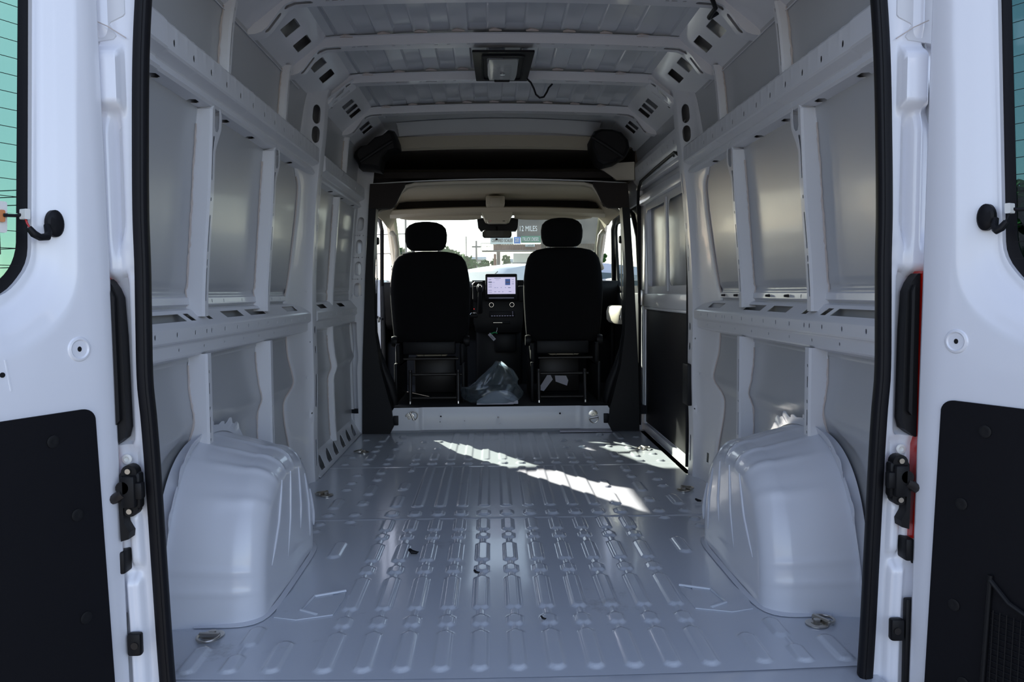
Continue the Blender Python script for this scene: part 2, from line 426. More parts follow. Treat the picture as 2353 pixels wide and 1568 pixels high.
    b.plate(rm, -.73, .73, 0, .162, uc=us[1:-1], vc=(.01, .02, .1, .13), holes=holes,
            outline=[(-.73, 0), (.73, 0), (.705, .06), (.70, .13), (.68, .162), (-.68, .162), (-.70, .13), (-.705, .06)])
    b.build('riser', M['inner'], o, thick=.002, off=0)
    b = MB()
    for q in (-1, 1):     # thin reinforcement plates beside the wheel arches
        pts = [(.60, 2.10), (.505, 2.13), (.495, 2.25), (.50, 2.30), (.53, 2.26), (.545, 2.335), (.66, 2.34), (.675, 2.20), (.665, 2.12)]
        pts = [(q*x, y) for x, y in pts][::q]
        b.prism(pts, lambda u, v, d: (u, v, d), .0005, .0035)
        b.tube([(q*.50, 2.30, .004), (q*.585, 2.26, .005), (q*.60, 2.16, .005), (q*.55, 2.13, .004)], .0045, 8)
    b.build('reinforcement_plate', M['floor'], o)
    return o
floor = build_floor()

# ------------------------------------------------------------------ body sides
def wheelhouse(y, z):
    r = math.hypot((y-2.45)/.52, (z-.02)/.50)
    return 1-float(sst(.96, 1.04, r))
def skin_point(y, z):
    x = skx(z)
    x += .012*wheelhouse(y, z)
    x += .004*float(sst(.888, .894, z)-sst(.906, .912, z))
    x -= .003*float(sst(.690, .694, z)-sst(.706, .712, z))
    x += .006*float(sst(3.42, 3.48, y)-sst(3.62, 3.68, y))*0
    return x
def stud(sx, wall, y0, z0, z1, label=None, flare=False, slots=(), deep=None, w0=.036, name='stud'):
    b = MB(sx)
    zc = sorted(set([round(z0+(z1-z0)*k/26, 4) for k in range(1, 26)]))
    def inn(z): return (skx(z)-deep) if deep else smooth_tab([(0, .902), (.3, .904), (.72, .903), (.84, .905), (.99, .896), (1.2, .877), (1.42, .864)], z)
    def f(u, v):
        z = u; s = skin_point(y0, z)-.0015; n = inn(z)
        ww = w0+(.05*float(sst(1.30, 1.40, z)) if flare else 0)
        P = [(s, y0-.005), (s, y0), (n+.006, y0+.003), (n, y0+.009), (n, y0+ww), (n+.004, y0+ww+.005), (s, y0+ww+.012), (s, y0+ww+.028)]
        V = [0, .016, .055, .062, .095, .101, .140, .156]
        for i in range(7):
            if v <= V[i+1]+1e-7 or i == 6:
                t = (v-V[i])/(V[i+1]-V[i]); a, c = P[i], P[i+1]
                return (-(a[0]+(c[0]-a[0])*t), a[1]+(c[1]-a[1])*t, z)
    hs = []
    for (zz, hh) in slots: hs.append(oval(zz, .0725, hh, .0105))
    if flare: hs.append([(z1+.02, .070), (z1-.045, .070), (z1-.058, .075), (z1-.058, .083), (z1-.045, .088), (z1+.02, .088)])
    b.plate(f, z0, z1, 0, .156, uc=zc, vc=(.016, .055, .062, .095, .101, .140), holes=hs)
    o = b.build(name, M['inner'], wall, thick=.0015, off=0, ang=30)
    # bead of seam sealer along the rear flange
    rnd = random.Random(int(y0*100+z0*10)); pts = []
    z = z0+.05*(z1-z0)
    while z < z1-.06*(z1-z0):
        pts.append((-(skin_point(y0, z)-.003), y0-.007+rnd.uniform(-.0025, .0025), z)); z += .012
    rr = [.0022+.0022*rnd.random()**2 for _ in pts]
    MB(sx).tube(pts, rr, 6).build('sealer_bead', M['sealer'], o)
    return o
def rail(sx, wall, name, prof, y0, y1, holes=(), bumps=None, m='inner', uc=()):
    f, L = profmap(prof)
    def g(u, v):
        p = list(f(u, v))
        if bumps and v < L[bumps]: p[0] += .002*max(0, math.sin(u*2*PI/.065))**4; p[2] += .002*max(0, math.sin(u*2*PI/.13))**8
        return p
    b = MB(sx)
    ucs = list(uc)+([round(y, 4) for y in np.arange(y0+.0081, y1, .008)] if bumps else [])
    hs = [h(L) for h in holes]
    b.plate(g, y0, y1, 0, L[-1], uc=ucs, vc=L[1:-1], holes=hs)
    for yy in (y0, y1):       # closed ends
        k = len(b.v); P = [g(yy, v) for v in L]; cx = min(prof[0][0], prof[-1][0])-.01
        P = P+[(cx, yy, prof[-1][1]), (cx, yy, prof[0][1])]
        b.add(P, [tuple(range(len(P)))] if len(prof) > 8 else [])
    return b.build(name, M[m], wall, thick=.0018, off=0, ang=25)

UP = [(-.925, 1.572), (-.860, 1.566), (-.849, 1.562), (-.842, 1.553), (-.842, 1.492), (-.846, 1.487), (-.872, 1.474), (-.875, 1.470), (-.872, 1.464), (-.862, 1.445), (-.868, 1.438), (-.925, 1.428), (-.942, 1.415)]
WA = [(-.957, .850), (-.940, .845), (-.909, .808), (-.904, .803), (-.901, .797), (-.901, .765), (-.904, .760), (-.911, .757), (-.914, .752), (-.914, .722), (-.918, .717), (-.955, .704)]
def seg_hole(i, frac, yc, wd, ht, shape):
    def h(L):
        c = L[i]+(L[i+1]-L[i])*frac
        return {'o': lambda: oval(yc, c, wd, ht), 'd': lambda: diamond(yc, c, wd, ht), 'r': lambda: rect(yc, c, wd, ht)}[shape]()
    return h

def body_side(side):
    left = side == 'left'; sx = 1 if left else -1
    # outer skin panel
    zs = sorted(set(np.round(np.concatenate([np.arange(-.06, 1.93, .03), [.44, .465, .49, .515, .54, .688, .692, .696, .704, .708, .712, .886, .890, .894, .904, .908, .912]]), 4)))
    ys = np.concatenate([np.arange(1.74, 3.0, .03), np.arange(3.0, 5.2, .06), [5.2]])
    b = MB(sx)
    if left: b.grid(zs, list(ys), lambda z, y: (-skin_point(y, z), y, z))
    else:
        b.grid(zs, [y for y in ys if y < 3.95], lambda z, y: (-skin_point(y, z), y, z))
        b.grid([z for z in zs if z > 1.60], [y for y in ys if y > 3.9], lambda z, y: (-skin_point(y, z), y, z))
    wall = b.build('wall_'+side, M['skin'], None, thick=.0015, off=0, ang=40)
    tag(wall, side+' side of the cargo bay, bare grey skin panel with white ribs and rails', kind='structure')
    # upper longitudinal rail
    H = [seg_hole(10, .42, y, .052, .026, 'd') for y in (2.0, 2.262, 2.522, 2.784, 3.05, 3.31)]
    H += [seg_hole(3, .62, 2.014+.1303*k, .012, .018, 'o') for k in range(11)]
    H += [seg_hole(8, .5, y, .008, .017, 'o') for y in (2.42, 3.03)]
    rail(sx, wall, 'upper_rail', UP, 1.93, 3.66, H, bumps=3)
    rail(sx, wall, 'upper_rail_end', [(x+.0035 if x > -.92 else x, z+.001) for x, z in UP], 1.74, 1.965)
    if left:
        H = [seg_hole(10, .42, y, .05, .024, 'd') for y in (4.15, 4.45, 4.8)]
        H += [seg_hole(3, .62, 3.98+.13*k, .012, .018, 'o') for k in range(8)]
        rail(sx, wall, 'upper_rail', [(x, z-.012) for x, z in UP], 3.80, 5.08, H, bumps=3)
    else:
        HD = [(-.868, 1.70), (-.850, 1.66), (-.858, 1.60), (-.866, 1.585), (-.884, 1.565), (-.91, 1.565)]
        H = [seg_hole(1, .5, 3.92+.13*k, .012, .02, 'o') for k in range(8)]
        H += [seg_hole(3, .5, y, .05, .012, 'd') for y in (4.0, 4.35, 4.7)]
        rail(sx, wall, 'door_header', HD, 3.74, 5.05, H)
    # waist rail with slotted shelf
    def waist(y0, y1, slots, tops, bots):
        H = [lambda L, a=a, c=c: rect((a+c)/2, L[1]+(L[2]-L[1])*.52, c-a, (L[2]-L[1])*.55, .012) for a, c in slots]
        H += [seg_hole(4, .45, y, .010, .014, 'o') for y in tops]
        H += [seg_hole(8, .45, y, .009, .010, 'o') for y in bots]
        rail(sx, wall, 'waist_rail', WA, y0, y1, H)
    waist(1.74, 3.70, [(1.95, 2.22), (2.25, 2.29), (2.39, 2.43), (2.555, 2.735), (2.805, 3.0), (3.30, 3.49)],
          [1.98, 2.12, 2.25, 2.34, 2.38, 2.50, 2.62, 2.74, 2.86, 2.98, 3.10, 3.20, 3.23, 3.32, 3.45, 3.56], [2.16, 2.35, 2.53, 2.72, 2.90, 3.1, 3.3, 3.5])
    # horizontal press lines as a folded strip with rivet nuts
    PL = [(-.955, .885), (-.948, .880), (-.946, .862), (-.955, .857)]
    rail(sx, wall, 'pressed_strip', PL, 1.76, 3.44, [seg_hole(1, .5, y, .008, .012, 'o') for y in (2.52, 2.63, 2.82, 3.03, 3.2, 3.33)], m='inner')
    if not left:
        for y in (2.62, 2.80, 3.02, 3.17, 3.34):
            MB(sx).cyl((-.944, y, .871), (-.928, y, .871), .0055, 8, .004).build('clip', M['darkm'], wall)
    # ribs
    stud(sx, wall, 2.33, .826, 1.428, flare=True, slots=[(1.29, .13), (1.17, .012), (1.07, .11), (.985, .02), (.92, .10)])
    stud(sx, wall, 2.985, .826, 1.424, flare=True, slots=[(1.29, .12), (1.19, .012), (1.10, .09), (1.0, .02), (.93, .09)])
    stud(sx, wall, 2.335, .20, .715, slots=[(.66, .01), (.61, .035), (.55, .012), (.50, .05), (.455, .01), (.425, .01), (.38, .035)])
    stud(sx, wall, 3.0, .05, .712, slots=[(.56, .13), (.46, .01), (.37, .09), (.30, .012), (.22, .02)])
    stud(sx, wall, 2.47, 1.565, 1.79, slots=[(1.66, .13), (1.765, .012)], deep=.030, w0=.03, name='roof_stud')
    stud(sx, wall, 3.14, 1.565, 1.785, slots=[(1.66, .13), (1.76, .012)], deep=.030, w0=.03, name='roof_stud')
    # main pillar
    Y0 = [(0, 3.50), (.2, 3.45), (.41, 3.38), (.51, 3.49), (.62, 3.46), (.72, 3.44), (.82, 3.39), (.92, 3.45), (1.1, 3.50), (1.36, 3.53), (1.44, 3.44), (1.58, 3.50), (1.8, 3.56)]
    VV = [0, .03, .06, .16, .24, .262, .275, .345, .36, .43]
    def pil(u, v):
        z = u; y0 = smooth_tab(Y0, z); s = skx(z)-.002; n = inx(z)+.004*math.sin(z*9)
        kk = float(sst(1.50, 1.60, z))
        wv = .012*math.exp(-((z-.55)/.07)**2)-.010*math.exp(-((z-.40)/.08)**2)
        P = [(s, y0-.01), (s-.005, y0), (s-.009, y0+.03), (min(n+.034, s-.011)*(1-kk)+(s-.014)*kk, 3.615-.025*kk), (min(n+.018, s-.018)*(1-kk)+(n+.006)*kk, 3.672+.014*kk), (n+.002, 3.690+.002*kk), (n, 3.702), (n+.002, 3.775), (n+.012, 3.79), (s, 3.82)]
        for i in range(9):
            if v <= VV[i+1]+1e-7 or i == 8:
                t = (v-VV[i])/(VV[i+1]-VV[i]); a, c = P[i], P[i+1]
                e = wv if i in (3, 4) else 0
                return (-(a[0]+(c[0]-a[0])*t+e*(1-abs(2*t-1))), a[1]+(c[1]-a[1])*t, z)
    hs = [oval(1.705, .20, .085, .05), oval(1.615, .205, .075, .052), rect(.118, .115, .045, .028), oval(1.40, .315, .10, .012),
          oval(1.02, .315, .07, .012), oval(.72, .312, .036, .03), oval(.625, .312, .036, .03), oval(.13, .312, .13, .022), oval(1.2, .315, .03, .01),
          oval(.665, .25, .008, .004), oval(.5, .21, .008, .005), oval(.33, .25, .008, .006), oval(.9, .22, .006, .005), oval(1.1, .30, .02, .008)]
    if left: hs += [oval(.43, .312, .16, .03)]
    b = MB(sx)
    b.plate(pil, -.02, 1.84, 0, .43, uc=[round(.0+.03*k, 3) for k in range(0, 61)], vc=VV[1:-1], holes=hs)
    p = b.build('pillar', M['inner'], wall, thick=.002, off=0, ang=30)
    # sealed edge of the window-shaped recess
    for (za, zb) in ((.72, .05), (1.40, .88)):
        pts = [(-(skx(z)-.004), smooth_tab(Y0, z)-.012, z) for z in np.linspace(za, zb, 40)]
        MB(sx).tube(pts, .0035, 6).build('sealer_bead', M['sealer'], p)
    if not left:
        MB(sx).box(-.905, -.875, 3.70, 3.80, .34, .54, .006).build('latch_cover', M['black'], p)
    # rear quarter panel between seal and rails
    def quarter(u, v):
        z = u; t = v
        xo = skx(z)+.002
        return (-(.832+(xo-.832)*t), 1.745+.03*math.sin(t*PI/2), z)
    b = MB(sx); b.grid(list(np.arange(-.05, 1.86, .06)), [0, .1, .25, .5, .75, 1], quarter)
    b.build('rear_quarter', M['inner'], wall, thick=.002, off=0)
    # cant rail between the bows, with square access holes
    CR = [(-.66, 1.932), (-.700, 1.915), (-.722, 1.890), (-.845, 1.792), (-.862, 1.777), (-.892, 1.757)]
    f, L = profmap(CR)
    sq = []
    c1 = L[2]+(L[3]-L[2])*.42
    for y in (2.30, 2.48, 2.91, 3.09, 3.37, 3.54, 4.06, 4.16, 4.26, 4.58, 4.68):
        hw = .044 if y < 3.9 else .036; sq.append(rrect(y-hw, y+hw, c1-.034, c1+.034, .005, 2))
    for y in (2.18, 2.75, 3.28, 3.92): sq.append(oval(y, L[2]+(L[3]-L[2])*.9, .035, .012))
    b = MB(sx); b.plate(f, 1.74, 5.02, 0, L[-1], uc=[2.6, 3.2, 3.7, 4.3], vc=L[1:-1], holes=sq)
    b.build('cant_rail', M['inner'], wall, thick=.002, off=0, ang=20)
    for k, a in enumerate((.012, .024)):
        MB(sx).tube([(-(.852+a), y, 1.7615-a*.24) for y in (1.75, 3.4)], .0022, 6).build('pressed_line', M['inner'], wall)
    # dark cavity between rail and skin is real: close it at the top
    # gusset where the pillar meets the roof
    def gm(u, v, q=0): return (-u, 3.74+.03*(u-.70)/.15, v)
    b = MB(sx)
    b.plate(lambda u, v: (-(.69+u*.82), 3.70+.09*v/.14+.02, 1.885-u*.62-.02*v/.14), 0, .19, 0, .14, uc=(.05, .1, .15), vc=(.07,),
            holes=[rect(.03, .03, .03, .03), rect(.085, .05, .05, .045, .008), rect(.15, .05, .05, .04, .006), rect(.06, .11, .05, .03), rect(.13, .11, .05, .03)])
    b.build('roof_gusset', M['inner'], wall, thick=.002, off=0)
    b = MB(sx); b.loft([[(-(inx(z)+.002), 3.70, z), (-(inx(z)-.006), 3.74, z), (-(inx(z)+.002), 3.80, z), (-(skx(z)-.002), 3.80, z), (-(skx(z)-.002), 3.70, z)] for z in (1.80, 1.83, 1.86)])
    b.build('pillar_cap', M['inner'], wall)
    if left:
        waist(3.83, 5.1, [(3.95, 4.12), (4.45, 4.62)], [3.9+.13*k for k in range(9)], [4.0, 4.2, 4.5, 4.7])
        stud(sx, wall, 4.30, .826, 1.412, deep=.032, flare=False, slots=[(1.3, .1), (1.1, .08)], w0=.034)
        stud(sx, wall, 4.30, .08, .712, deep=.032, slots=[(.6, .05), (.3, .2)], w0=.034)
        stud(sx, wall, 4.45, 1.56, 1.76, deep=.028, w0=.028, name='roof_stud', slots=[(1.66, .12)])
        # forward pillar plate, with four oval holes, facing the rear
        def fp(u, v):
            z = u; s = skx(z)+.002; n = inx(z)-.045
            return (-(s+(n-s)*v/.12), 4.965-.012*float(sst(.01, .03, v)), z)
        hs = [oval(z, .062, .088, .050) for z in (1.322, 1.182, 1.045, .912)]
        hs += [oval(z, a, .007, .008) for z in (1.252, 1.115, .98, .88) for a in (.028, .045, .062, .09)]
        hs += [rect(.42, .03, .58, .058), oval(.6, .105, .006, .006), oval(.35, .105, .006, .006)]
        b = MB(sx); b.plate(fp, -.02, 1.80, 0, .12, uc=[round(.06*k, 3) for k in range(1, 30)], vc=(.01, .03), holes=hs)
        fpo = b.build('forward_pillar', M['inner'], wall, thick=.002, off=0)
        MB(sx).tube([(-.955, 5.0, .71), (-.945, 5.0, .55), (-.955, 5.0, .45), (-.95, 5.0, .12)], .012, 10).build('reinforcement_bead', M['inner'], fpo)
        # scalloped kick strip above the floor edge
        f, L = profmap([(-.888, .004), (-.897, .009), (-.945, .088), (-.957, .098)])
        hs = []
        for y in (3.90, 4.08, 4.26, 4.46, 4.64, 4.82):
            hs.append([(y-.055, L[1]+.012), (y+.025, L[1]+.010), (y+.045, L[1]+.03), (y+.062, L[2]-.022), (y+.045, L[2]-.012), (y-.01, L[2]-.030), (y-.05, L[1]+.035)])
        b = MB(sx); b.plate(f, 3.76, 5.0, 0, L[-1], vc=L[1:-1], holes=hs)
        b.build('kick_strip', M['inner'], wall, thick=.003, off=0)
        MB(sx).box(-.985, -.90, 3.78, 5.0, -.08, -.03).build('sill', M['inner'], wall)
    return wall
wall_left = body_side('left')
wall_right = body_side('right')

# ------------------------------------------------------------------ ceiling
def build_ceiling():
    xs = np.concatenate([np.arange(-.72, .72, .004), [.72]]); ys = np.concatenate([np.arange(1.60, 5.0, .02), [5.0]])
    bows = (2.20, 2.70, 3.20, 3.74, 4.38)
    def h(x, y):
        z = roofz(x)
        c = -.103-.148*6
        if abs(x) < .67:
            k = (x-c) % .148; k = min(k, .148-k)
            pad = 1-float(sst(.034, .041, k))
            gate = 0
            for a, e in zip((1.55,)+bows, bows+(4.78,)):
                if a+.075 < y < e-.0: gate = max(gate, float(sst(a+.075, a+.095, y))*(1 if e < 4.5 else 1-float(sst(4.62, 4.66, y))))
            z += .013*pad*gate
        return z
    b = MB(); b.grid(list(xs), list(ys), lambda x, y: (x, y, h(x, y)))
    b.f = [list(reversed(f)) for f in b.f]
    o = b.build('ceiling', M['roof'], None, ang=50, thick=.002, off=1)
    tag(o, 'ribbed grey sheet metal roof above the cargo bay', kind='structure')
    def path_pts():
        P = [(-.872, 1.757), (-.840, 1.760), (-.818, 1.768), (-.800, 1.783), (-.757, 1.838), (-.738, 1.857), (-.712, 1.868), (-.66, 1.872), (-.55, 1.876), (-.40, 1.881), (-.2, 1.886), (0, 1.888)]
        return P+[(-x, z) for x, z in reversed(P[:-1])]
    for bi, yb in enumerate(bows):
        P = path_pts()
        L = [0]
        for a, c in zip(P, P[1:]): L.append(L[-1]+math.hypot(c[0]-a[0], c[1]-a[1]))
        tot = L[-1]
        def bm(u, v, P=P, L=L, yb=yb):
            for i in range(len(P)-1):
                if u <= L[i+1]+1e-7 or i == len(P)-2:
                    t = (u-L[i])/(L[i+1]-L[i]); a, c = P[i], P[i+1]
                    x = a[0]+(c[0]-a[0])*t; z = a[1]+(c[1]-a[1])*t
                    na = Vector((-(c[1]-a[1]), 0, c[0]-a[0])).normalized()
                    break
            if v < .012: y, hgt = yb-.012+v, .036
            elif v < .038: y, hgt = yb+(v-.012)*.15, .036-(v-.012)*1.33
            elif v < .100: y, hgt = yb+.004+(v-.038), .0014
            else: y, hgt = yb+.066, .0014+(v-.100)
            return (x+na.x*hgt, y, z+na.z*hgt)
        rnd = random.Random(bi); hs = []
        for x in (-.60, -.575, -.55, -.44, -.38, -.27, -.22, -.14, .14, .20, .25, .36, .42, .55, .575, .61):
            hs.append(rect(tot/2+x, .052, .013 if abs(x) not in (.575,) else .02, .008))
        if bi != 3:
            for q in (-1, 1):
                hs.append(oval(tot/2+q*(tot/2-.105), .062, .085, .022)); hs.append(oval(tot/2+q*(tot/2-.215), .062, .10, .024))
        else:
            for x in (-.47, -.33, .33, .45): hs.append(oval(tot/2+x, .055, .055, .012))
        b = MB(); b.plate(bm, 0.03 if bi == 3 else 0, tot-(.03 if bi == 3 else 0), 0, .124, uc=L[1:-1], vc=(.012, .025, .038, .100), holes=hs)
        bo = b.build('roof_bow', M['inner'], o, thick=.0018, off=0, ang=25)
        # dabs of adhesive between bow and roof ribs
        for k in range(-4, 5):
            x = -.027+.148*k
            if abs(x) < .62:
                MB().tube([(x-.03, yb-.002, roofz(x)-.010), (x-.012, yb-.006, roofz(x)-.007), (x+.02, yb-.002, roofz(x)-.010)], [.004, .008, .004], 8).build('adhesive_dab', M['sealer'], bo)
    # outer roof skin
    OP = [(-.905, 1.70), (-.885, 1.78), (-.855, 1.85), (-.81, 1.91), (-.74, 1.955), (-.60, 1.975), (-.3, 1.99), (0, 1.995)]
    OP = OP+[(-x, z) for x, z in reversed(OP[:-1])]
    b = MB(); b.loft([[(x, y, z) for x, z in OP] for y in (1.70, 2.5, 3.5, 4.5, 5.2)], closed=False)
    b.build('outer_roof', M['white'], o, thick=.002, off=0)
    b = MB(); b.box(-.88, .88, 1.66, 1.76, 1.83, 1.96, .01); b.box(-.93, -.80, 1.68, 1.745, 1.68, 1.90); b.box(.80, .93, 1.68, 1.745, 1.68, 1.90); b.build('rear_header', M['white'], o)
    # closing front beam of the roof
    b = MB(); b.loft([[(x, 4.80, roofz(x)-.006), (x, 4.86, roofz(x)-.014), (x, 4.93, roofz(x)-.046), (x, 4.97, roofz(x)-.055), (x, 4.97, roofz(x)+.003)] for x in np.linspace(-.62, .62, 21)])
    b.build('front_beam', M['inner'], o)
    return o
ceiling = build_ceiling()

# ------------------------------------------------------------------ wheel arches
def wheel_arch(side):
    sx = 1 if side == 'left' else -1
    root = empty('wheel_arch', (-sx*.82, 2.43, 0), label='%s rear wheel arch box, white pressed steel dome bulging over the floor on the %s' % (side, side), cat='wheel arch')
    yc = 2.425; NT = 150
    ths = [PI*k/NT for k in range(NT+1)]
    def pt(s, th):
        # s 0..1 along outer->inner over the shoulder, 1..2 down to the centre of the inner face
        x0, x1, r = .957, .772, .082
        if s < .6: t = s/.6; x = x0+(x1-x0)*t; ins = 0; sl = t
        elif s <= 1: a = (s-.6)/.4*PI/2; x = x1-r*math.sin(a); ins = r*(1-math.cos(a)); sl = 1
        else: x = x1-r-.004*(s-1); ins = r; sl = 1
        W = .372-.022*sl; Hh = .462-.055*sl
        c, q = math.cos(th), math.sin(th); n = 2.7
        # ribs: pressed bands that run over the top and down the inner face
        bump = 0
        for (a, wd) in ((1.02, .035), (1.30, .03), (1.62, .035), (1.95, .03), (.72, .04)):
            fade = float(sst(.08, .25, s/2)) if False else float(sst(.1, .5, s))
            bump += .0060*math.exp(-(((PI-th)-a-.12*min(s, 1))/wd)**2)*fade
        bump += .004*math.exp(-((th-2.93)/.02)**2)+.004*math.exp(-((th-2.80)/.02)**2)
        rr = 1/((abs(c)**n+abs(q)**n)**(1/n))
        W2 = W-ins*.9+bump; H2 = Hh-ins*.9+bump
        y = yc+W2*rr*c; z = H2*rr*q
        if s > 1: k = 1-(s-1); y = yc+(y-yc)*k; z = z*k
        return (-x, y, max(z, 0)+.0)
    ss = [0, .15, .3, .45, .6]+[.6+.4*k/12 for k in range(1, 13)]+[1.04, 1.12, 1.25, 1.5, 1.8, 1.98]
    b = MB(sx); b.grid(ss, ths, lambda s, th: pt(s, th))
    b.f = [list(reversed(f)) for f in b.f]
    shell = b.build('shell', M['arch'], root, ang=60, thick=.0015, off=0)
    # ribs on the inner face, running down
    b = MB(sx)
    def inner(y, z, q=.0): return (-(.6895+q), y, z)
    for pts in ([(2.33, .335), (2.28, .22), (2.20, .12)], [(2.43, .34), (2.41, .20), (2.36, .07)], [(2.53, .33), (2.545, .2), (2.53, .12)], [(2.61, .29), (2.655, .18), (2.665, .06)], [(2.68, .22), (2.72, .13), (2.725, .08)]):
        P = []
        for k in range(13):
            t = k/12*2; i = min(int(t), 1); t -= i
            a, c = pts[i], pts[i+1]; P.append(inner(a[0]+(c[0]-a[0])*t, a[1]+(c[1]-a[1])*t))
        b.tube(P, [.006-.004*abs(k/6-1)**3 for k in range(13)], 8)
    b.build('pressed_rib', M['arch'], root, ang=60)
    # standing flange with tabs and diamond holes against the skin
    out = []; NN = 260
    tabs = [(math.atan2(.463, dy)) for dy in (.19, .0, -.12)]
    for k in range(NN+1):
        th = .12+(PI-.24)*k/NN; c, q = math.cos(th), math.sin(th); n = 2.7
        rr = 1/((abs(c)**n+abs(q)**n)**(1/n)); e = .020+.004*math.sin(th*13)
        for ta, hh in ((1.22, .018), (1.36, .010), (1.60, .014), (1.05, .010), (2.25, .008), (2.55, .008)): e += hh*math.exp(-((th-ta)/.042)**4)
        out.append((yc+(.372+e)*rr*c, (.462+e)*rr*q))
    inn = []
    for k in range(NN+1):
        th = .12+(PI-.24)*k/NN; c, q = math.cos(th), math.sin(th); n = 2.7; rr = 1/((abs(c)**n+abs(q)**n)**(1/n))
        inn.append((yc+(.372-.004)*rr*c, (.462-.004)*rr*q))
    hs = [diamond(2.222, .432, .022, .014), diamond(2.13, .373, .014, .022), oval(2.545, .492, .007, .014), oval(2.425, .482, .006, .010), oval(2.075, .27, .008, .008)]
    b = MB(sx); b.plate(lambda u, v: (-(.935-.018*float(sst(.36, .41, math.hypot((u-yc)*.95, v*.80)))), u, v), 0, 0, 0, 0, outline=out+list(reversed(inn)), holes=hs)
    b.build('flange', M['arch'], root, thick=.002, off=0)
    # floor flange
    b = MB(sx)
    def ff(a, t):
        c, q = math.cos(a), math.sin(a); n = 6; rr = 1/((abs(c)**n+abs(q)**n)**(1/n))
        return (-(.86-(.175+.016*t)*rr*max(q, 0)) if q > 0 else -.86, yc+(.352+.016*t)*rr*c, .006-.003*t)
    b.grid([PI*k/40 for k in range(41)], [0, 1], ff)
    b.build('floor_flange', M['arch'], root, thick=.002, off=0)
    return root
wheel_arch('left'); wheel_arch('right')

